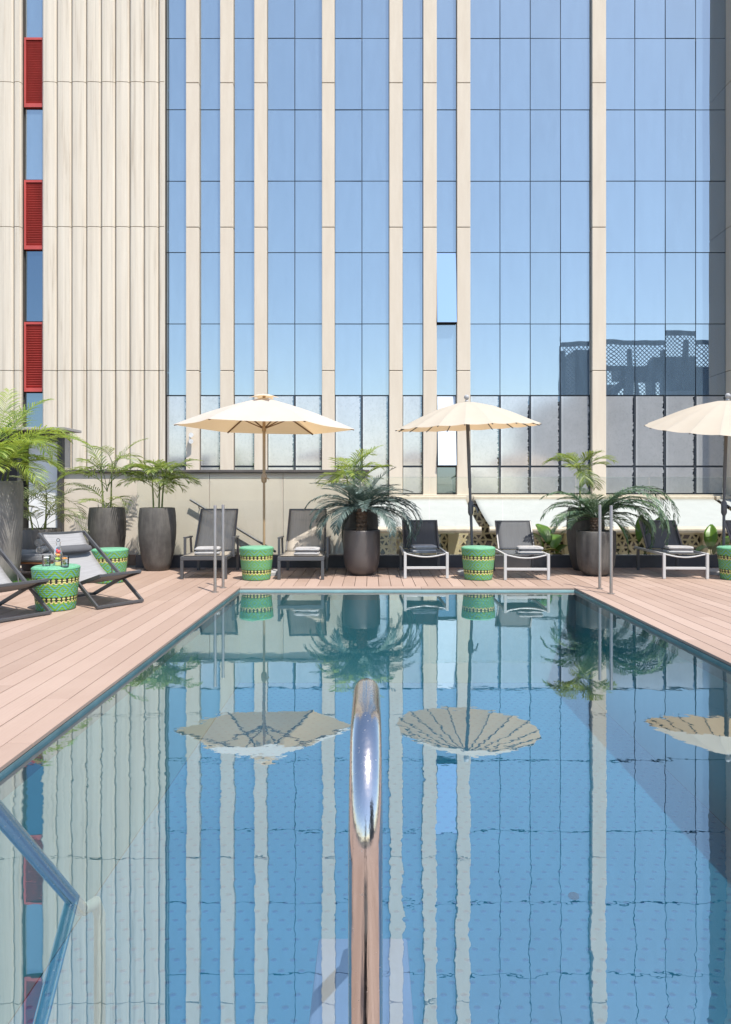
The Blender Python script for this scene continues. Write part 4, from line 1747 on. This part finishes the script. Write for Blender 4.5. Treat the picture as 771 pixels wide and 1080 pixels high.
# ------------------------------------------------------------------ daybed, towels and turf mat at the left
DBY = 10.15
t = thing('daybed', 'low daybed with grey cushion and orange wood edge behind the drinks stool', 'daybed', (-5.35, DBY, 0))
b = MB()
zc = Z(593, DBY - .4)
b.box(-6.3, -4.25, DBY - .38, DBY + .38, zc - .03, zc)
b.build('wood_edge', M['teak'], t, world=True, bevel=.006)
b = MB()
b.box(-6.3, -4.24, DBY - .40, DBY + .38, zc + .001, zc + .115)
b.build('cushion', M['cushion'], t, world=True, bevel=.03)
b = MB()
for a, c in ((-6.2, -5.9), (-4.75, -4.45)):
    b.box(a, c, DBY - .3, DBY + .3, .0, zc - .031)
b.build('base', M['steel_dark'], t, world=True, bevel=.01)
for k, (px, dz, lab) in enumerate(((43.5, .06, 'lower rolled grey towel on the daybed behind the deck chair'), (42.0, .165, 'upper rolled grey towel on the daybed behind the deck chair'))):
    b = MB()
    xx_ = X(px, 9.9)
    pts = []
    rad = .052
    y0_ = DBY - .36
    b.tube([(xx_ + .03, y0_, zc + .115 + dz - .005), (xx_ - .02, y0_ + .35, zc + .115 + dz - .005)], rad, 18)
    # spiral end
    sp = []
    for q in range(40):
        a = q * .42
        r_ = rad * (.12 + .8 * q / 40)
        sp.append((xx_ + .03 + r_ * math.cos(a), y0_ - .006, zc + .115 + dz - .005 + r_ * math.sin(a)))
    b.tube(sp, .006, 6)
    tag(b.build('rolled_towel', M['towel'], smooth=True), lab, 'towel', 'rolled towels on the daybed')
b = MB()
rt = random.Random(3)
b.box(-6.4, -4.45, 9.0, 9.62, .001, .02)
for k in range(3500):
    x, y = rt.uniform(-6.4, -4.45), rt.uniform(9.0, 9.62)
    a = rt.uniform(0, 6.28)
    h = rt.uniform(.02, .045)
    dx, dy = math.cos(a) * .004, math.sin(a) * .004
    b.bm.faces.new([b.bm.verts.new(p) for p in ((x - dx, y - dy, .02), (x + dx, y + dy, .02), (x + dy * 3, y - dx * 3, .02 + h))])
tag(b.build('turf_mat', M['turf'], normals=False), 'green artificial turf mat in front of the daybed', 'mat')

# ------------------------------------------------------------------ building across the street (seen mirrored in the glazing)
OY = -16.0
VD = 2 * YG - OY      # length of the mirrored sight line
ox = lambda px: (px - PX) / F * VD
oz = lambda py: CH + (PY - py) / F * VD
t = thing('mesh_clad_building', 'dark mesh clad rooftop building mirrored in the right hand glazing', 'building', (20, OY - 4, -14))
b = MB()
b.box(ox(576), ox(800), OY - 9, OY - .2, -14, oz(418))
b.build('body', M['far_wall'], t, world=True)
b = MB()
b.box(ox(614), ox(640), OY - 5, OY - 1.2, oz(417.9), oz(359))
b.box(ox(735), ox(790), OY - 7, OY - 4.5, oz(417.9), oz(372))
b.box(ox(650), ox(676), OY - 7, OY - 4.5, oz(417.9), oz(392))
b.box(ox(676.5), ox(734.5), OY - 6, OY - 4.5, oz(385), oz(372))
b.box(ox(690), ox(696), OY - 6, OY - 4.5, oz(417.9), oz(385.1))
b.box(ox(712), ox(716), OY - 6, OY - 4.5, oz(417.9), oz(385.1))
b.box(ox(593), ox(790), OY + .06, OY + .3, oz(359.5), oz(355))
b.box(ox(640), ox(790), OY - 1.0, OY - .6, oz(385), oz(380))
for p in (597, 640, 668, 700, 733, 765):
    b.box(ox(p), ox(p + 4), OY - 1.0, OY - .6, oz(417.9), oz(362.1))
b.bar((ox(640), OY - .8, oz(415)), (ox(700), OY - .8, oz(372)), .5, .5)
b.bar((ox(690), OY - .8, oz(372)), (ox(740), OY - .8, oz(412)), .5, .5)
b.build('roof_plant', M['far_grey'], t, world=True)
b = MB()
xa_, xb_, za_, zb_ = ox(596), ox(790), oz(416), oz(356)
st = .30
H_ = zb_ - za_
x = xa_ - H_
while x < xb_:
    for s in (1, -1):
        p0 = Vector((x if s > 0 else x + H_, OY, za_))
        p1 = Vector((x + H_ if s > 0 else x, OY, zb_))
        d = p1 - p0
        lo, hi = 0.0, 1.0
        for lim, sign in ((xa_, 1), (xb_, -1)):
            # clip to the panel
            f = (lim - p0.x) / d.x
            if (d.x > 0) == (sign > 0):
                lo = max(lo, f)
            else:
                hi = min(hi, f)
        if hi - lo > .02:
            b.bar(p0 + d * lo, p0 + d * hi, .04, .055)
    x += st
b.build('mesh_screen', M['far_grey'], t, world=True)

# unseen tripod, added so the polished handrail mirrors a dark streak
t = thing('added_tripod', 'black tripod added out of view to put a dark streak in the centre handrail', 'tripod', (0, -.05, 0))
for a in (90, 210, 330):
    b = MB()
    b.tube([(.03 * math.cos(R(a)), .03 * math.sin(R(a)), 1.02), (.16 * math.cos(R(a)), .16 * math.sin(R(a)), .6),
            (.33 * math.cos(R(a)), .33 * math.sin(R(a)), .0)], [.026, .024, .02], 10)
    b.build('leg', M['interior'], t, smooth=True)
b = MB()
b.tube([(0, 0, .7), (0, 0, 1.12)], .016, 12)
b.lathe([(.05, 1.0), (.055, 1.03), (.03, 1.06)], 16)
b.build('column', M['interior'], t, smooth=True)
b = MB()
b.box(-.045, .045, -.05, .03, 1.121, 1.2)
b.build('head', M['interior'], t, bevel=.01)

t = thing('added_bag', 'black bag added out of view to darken the reflection in the centre handrail', 'bag', (.02, .34, .001))  # unseen bag, added to darken the middle of the handrail's reflection
b = MB()
b.box(-.13, .13, -.17, .17, 0, .27)
b.build('body', M['interior'], t, bevel=.04)
b = MB()
b.box(-.135, .135, -.175, .175, .272, .30)
b.build('lid', M['steel_dark'], t, bevel=.012)
b = MB()
b.tube([(-.06, 0, .30), (-.05, 0, .345), (.05, 0, .345), (.06, 0, .30)], .010, 8)
b.build('handle', M['interior'], t, smooth=True)

# ------------------------------------------------------------------ camera, sun, sky
cam = bpy.data.cameras.new('camera')
cam.lens = 24
cam.sensor_width = 36
cam.sensor_fit = 'AUTO'
cam.shift_x = -(PX - 385.5) / 1080
cam.shift_y = -(540 - PY) / 1080
cam.clip_start = .05
cam.clip_end = 3000
co = bpy.data.objects.new('camera', cam)
COL.objects.link(co)
co.location = (0, 0, CH)
co.rotation_euler = (R(90), 0, 0)
SC.camera = co

sd = Vector((-.33, .47, -1.1)).normalized()
sun = bpy.data.lights.new('sun', 'SUN')
sun.energy = 3.9
sun.angle = R(.53)
sun.color = (1.0, .95, .87)
so = bpy.data.objects.new('sun', sun)
COL.objects.link(so)
so.rotation_euler = sd.to_track_quat('-Z', 'Y').to_euler()
so.location = (6, -8, 20)

w = bpy.data.worlds.new('World')
SC.world = w
w.use_nodes = True
nt = w.node_tree
nt.nodes.clear()
sky = nt.nodes.new('ShaderNodeTexSky')
sky.sky_type = 'NISHITA'
sky.sun_disc = False
sky.sun_elevation = math.asin(-sd.z)
sky.sun_rotation = math.atan2(-sd.x, -sd.y)
sky.altitude = 200
sky.air_density = 1.0
sky.dust_density = .8
sky.ozone_density = 1.2
bg = nt.nodes.new('ShaderNodeBackground')
bg.inputs['Strength'].default_value = .15
wo = nt.nodes.new('ShaderNodeOutputWorld')
nt.links.new(sky.outputs[0], bg.inputs[0])
nt.links.new(bg.outputs[0], wo.inputs[0])

SC.view_settings.view_transform = 'Standard'
SC.view_settings.look = 'None'
SC.view_settings.exposure = .86
SC.view_settings.gamma = 1
SC.render.engine = 'CYCLES'
cy_ = SC.cycles
cy_.use_denoising = True
try:
    cy_.denoiser = 'OPENIMAGEDENOISE'
except Exception:
    pass
cy_.max_bounces = 10
cy_.diffuse_bounces = 4
cy_.glossy_bounces = 6
cy_.transmission_bounces = 6
cy_.transparent_max_bounces = 24
cy_.caustics_reflective = False
cy_.caustics_refractive = False
cy_.sample_clamp_indirect = 6
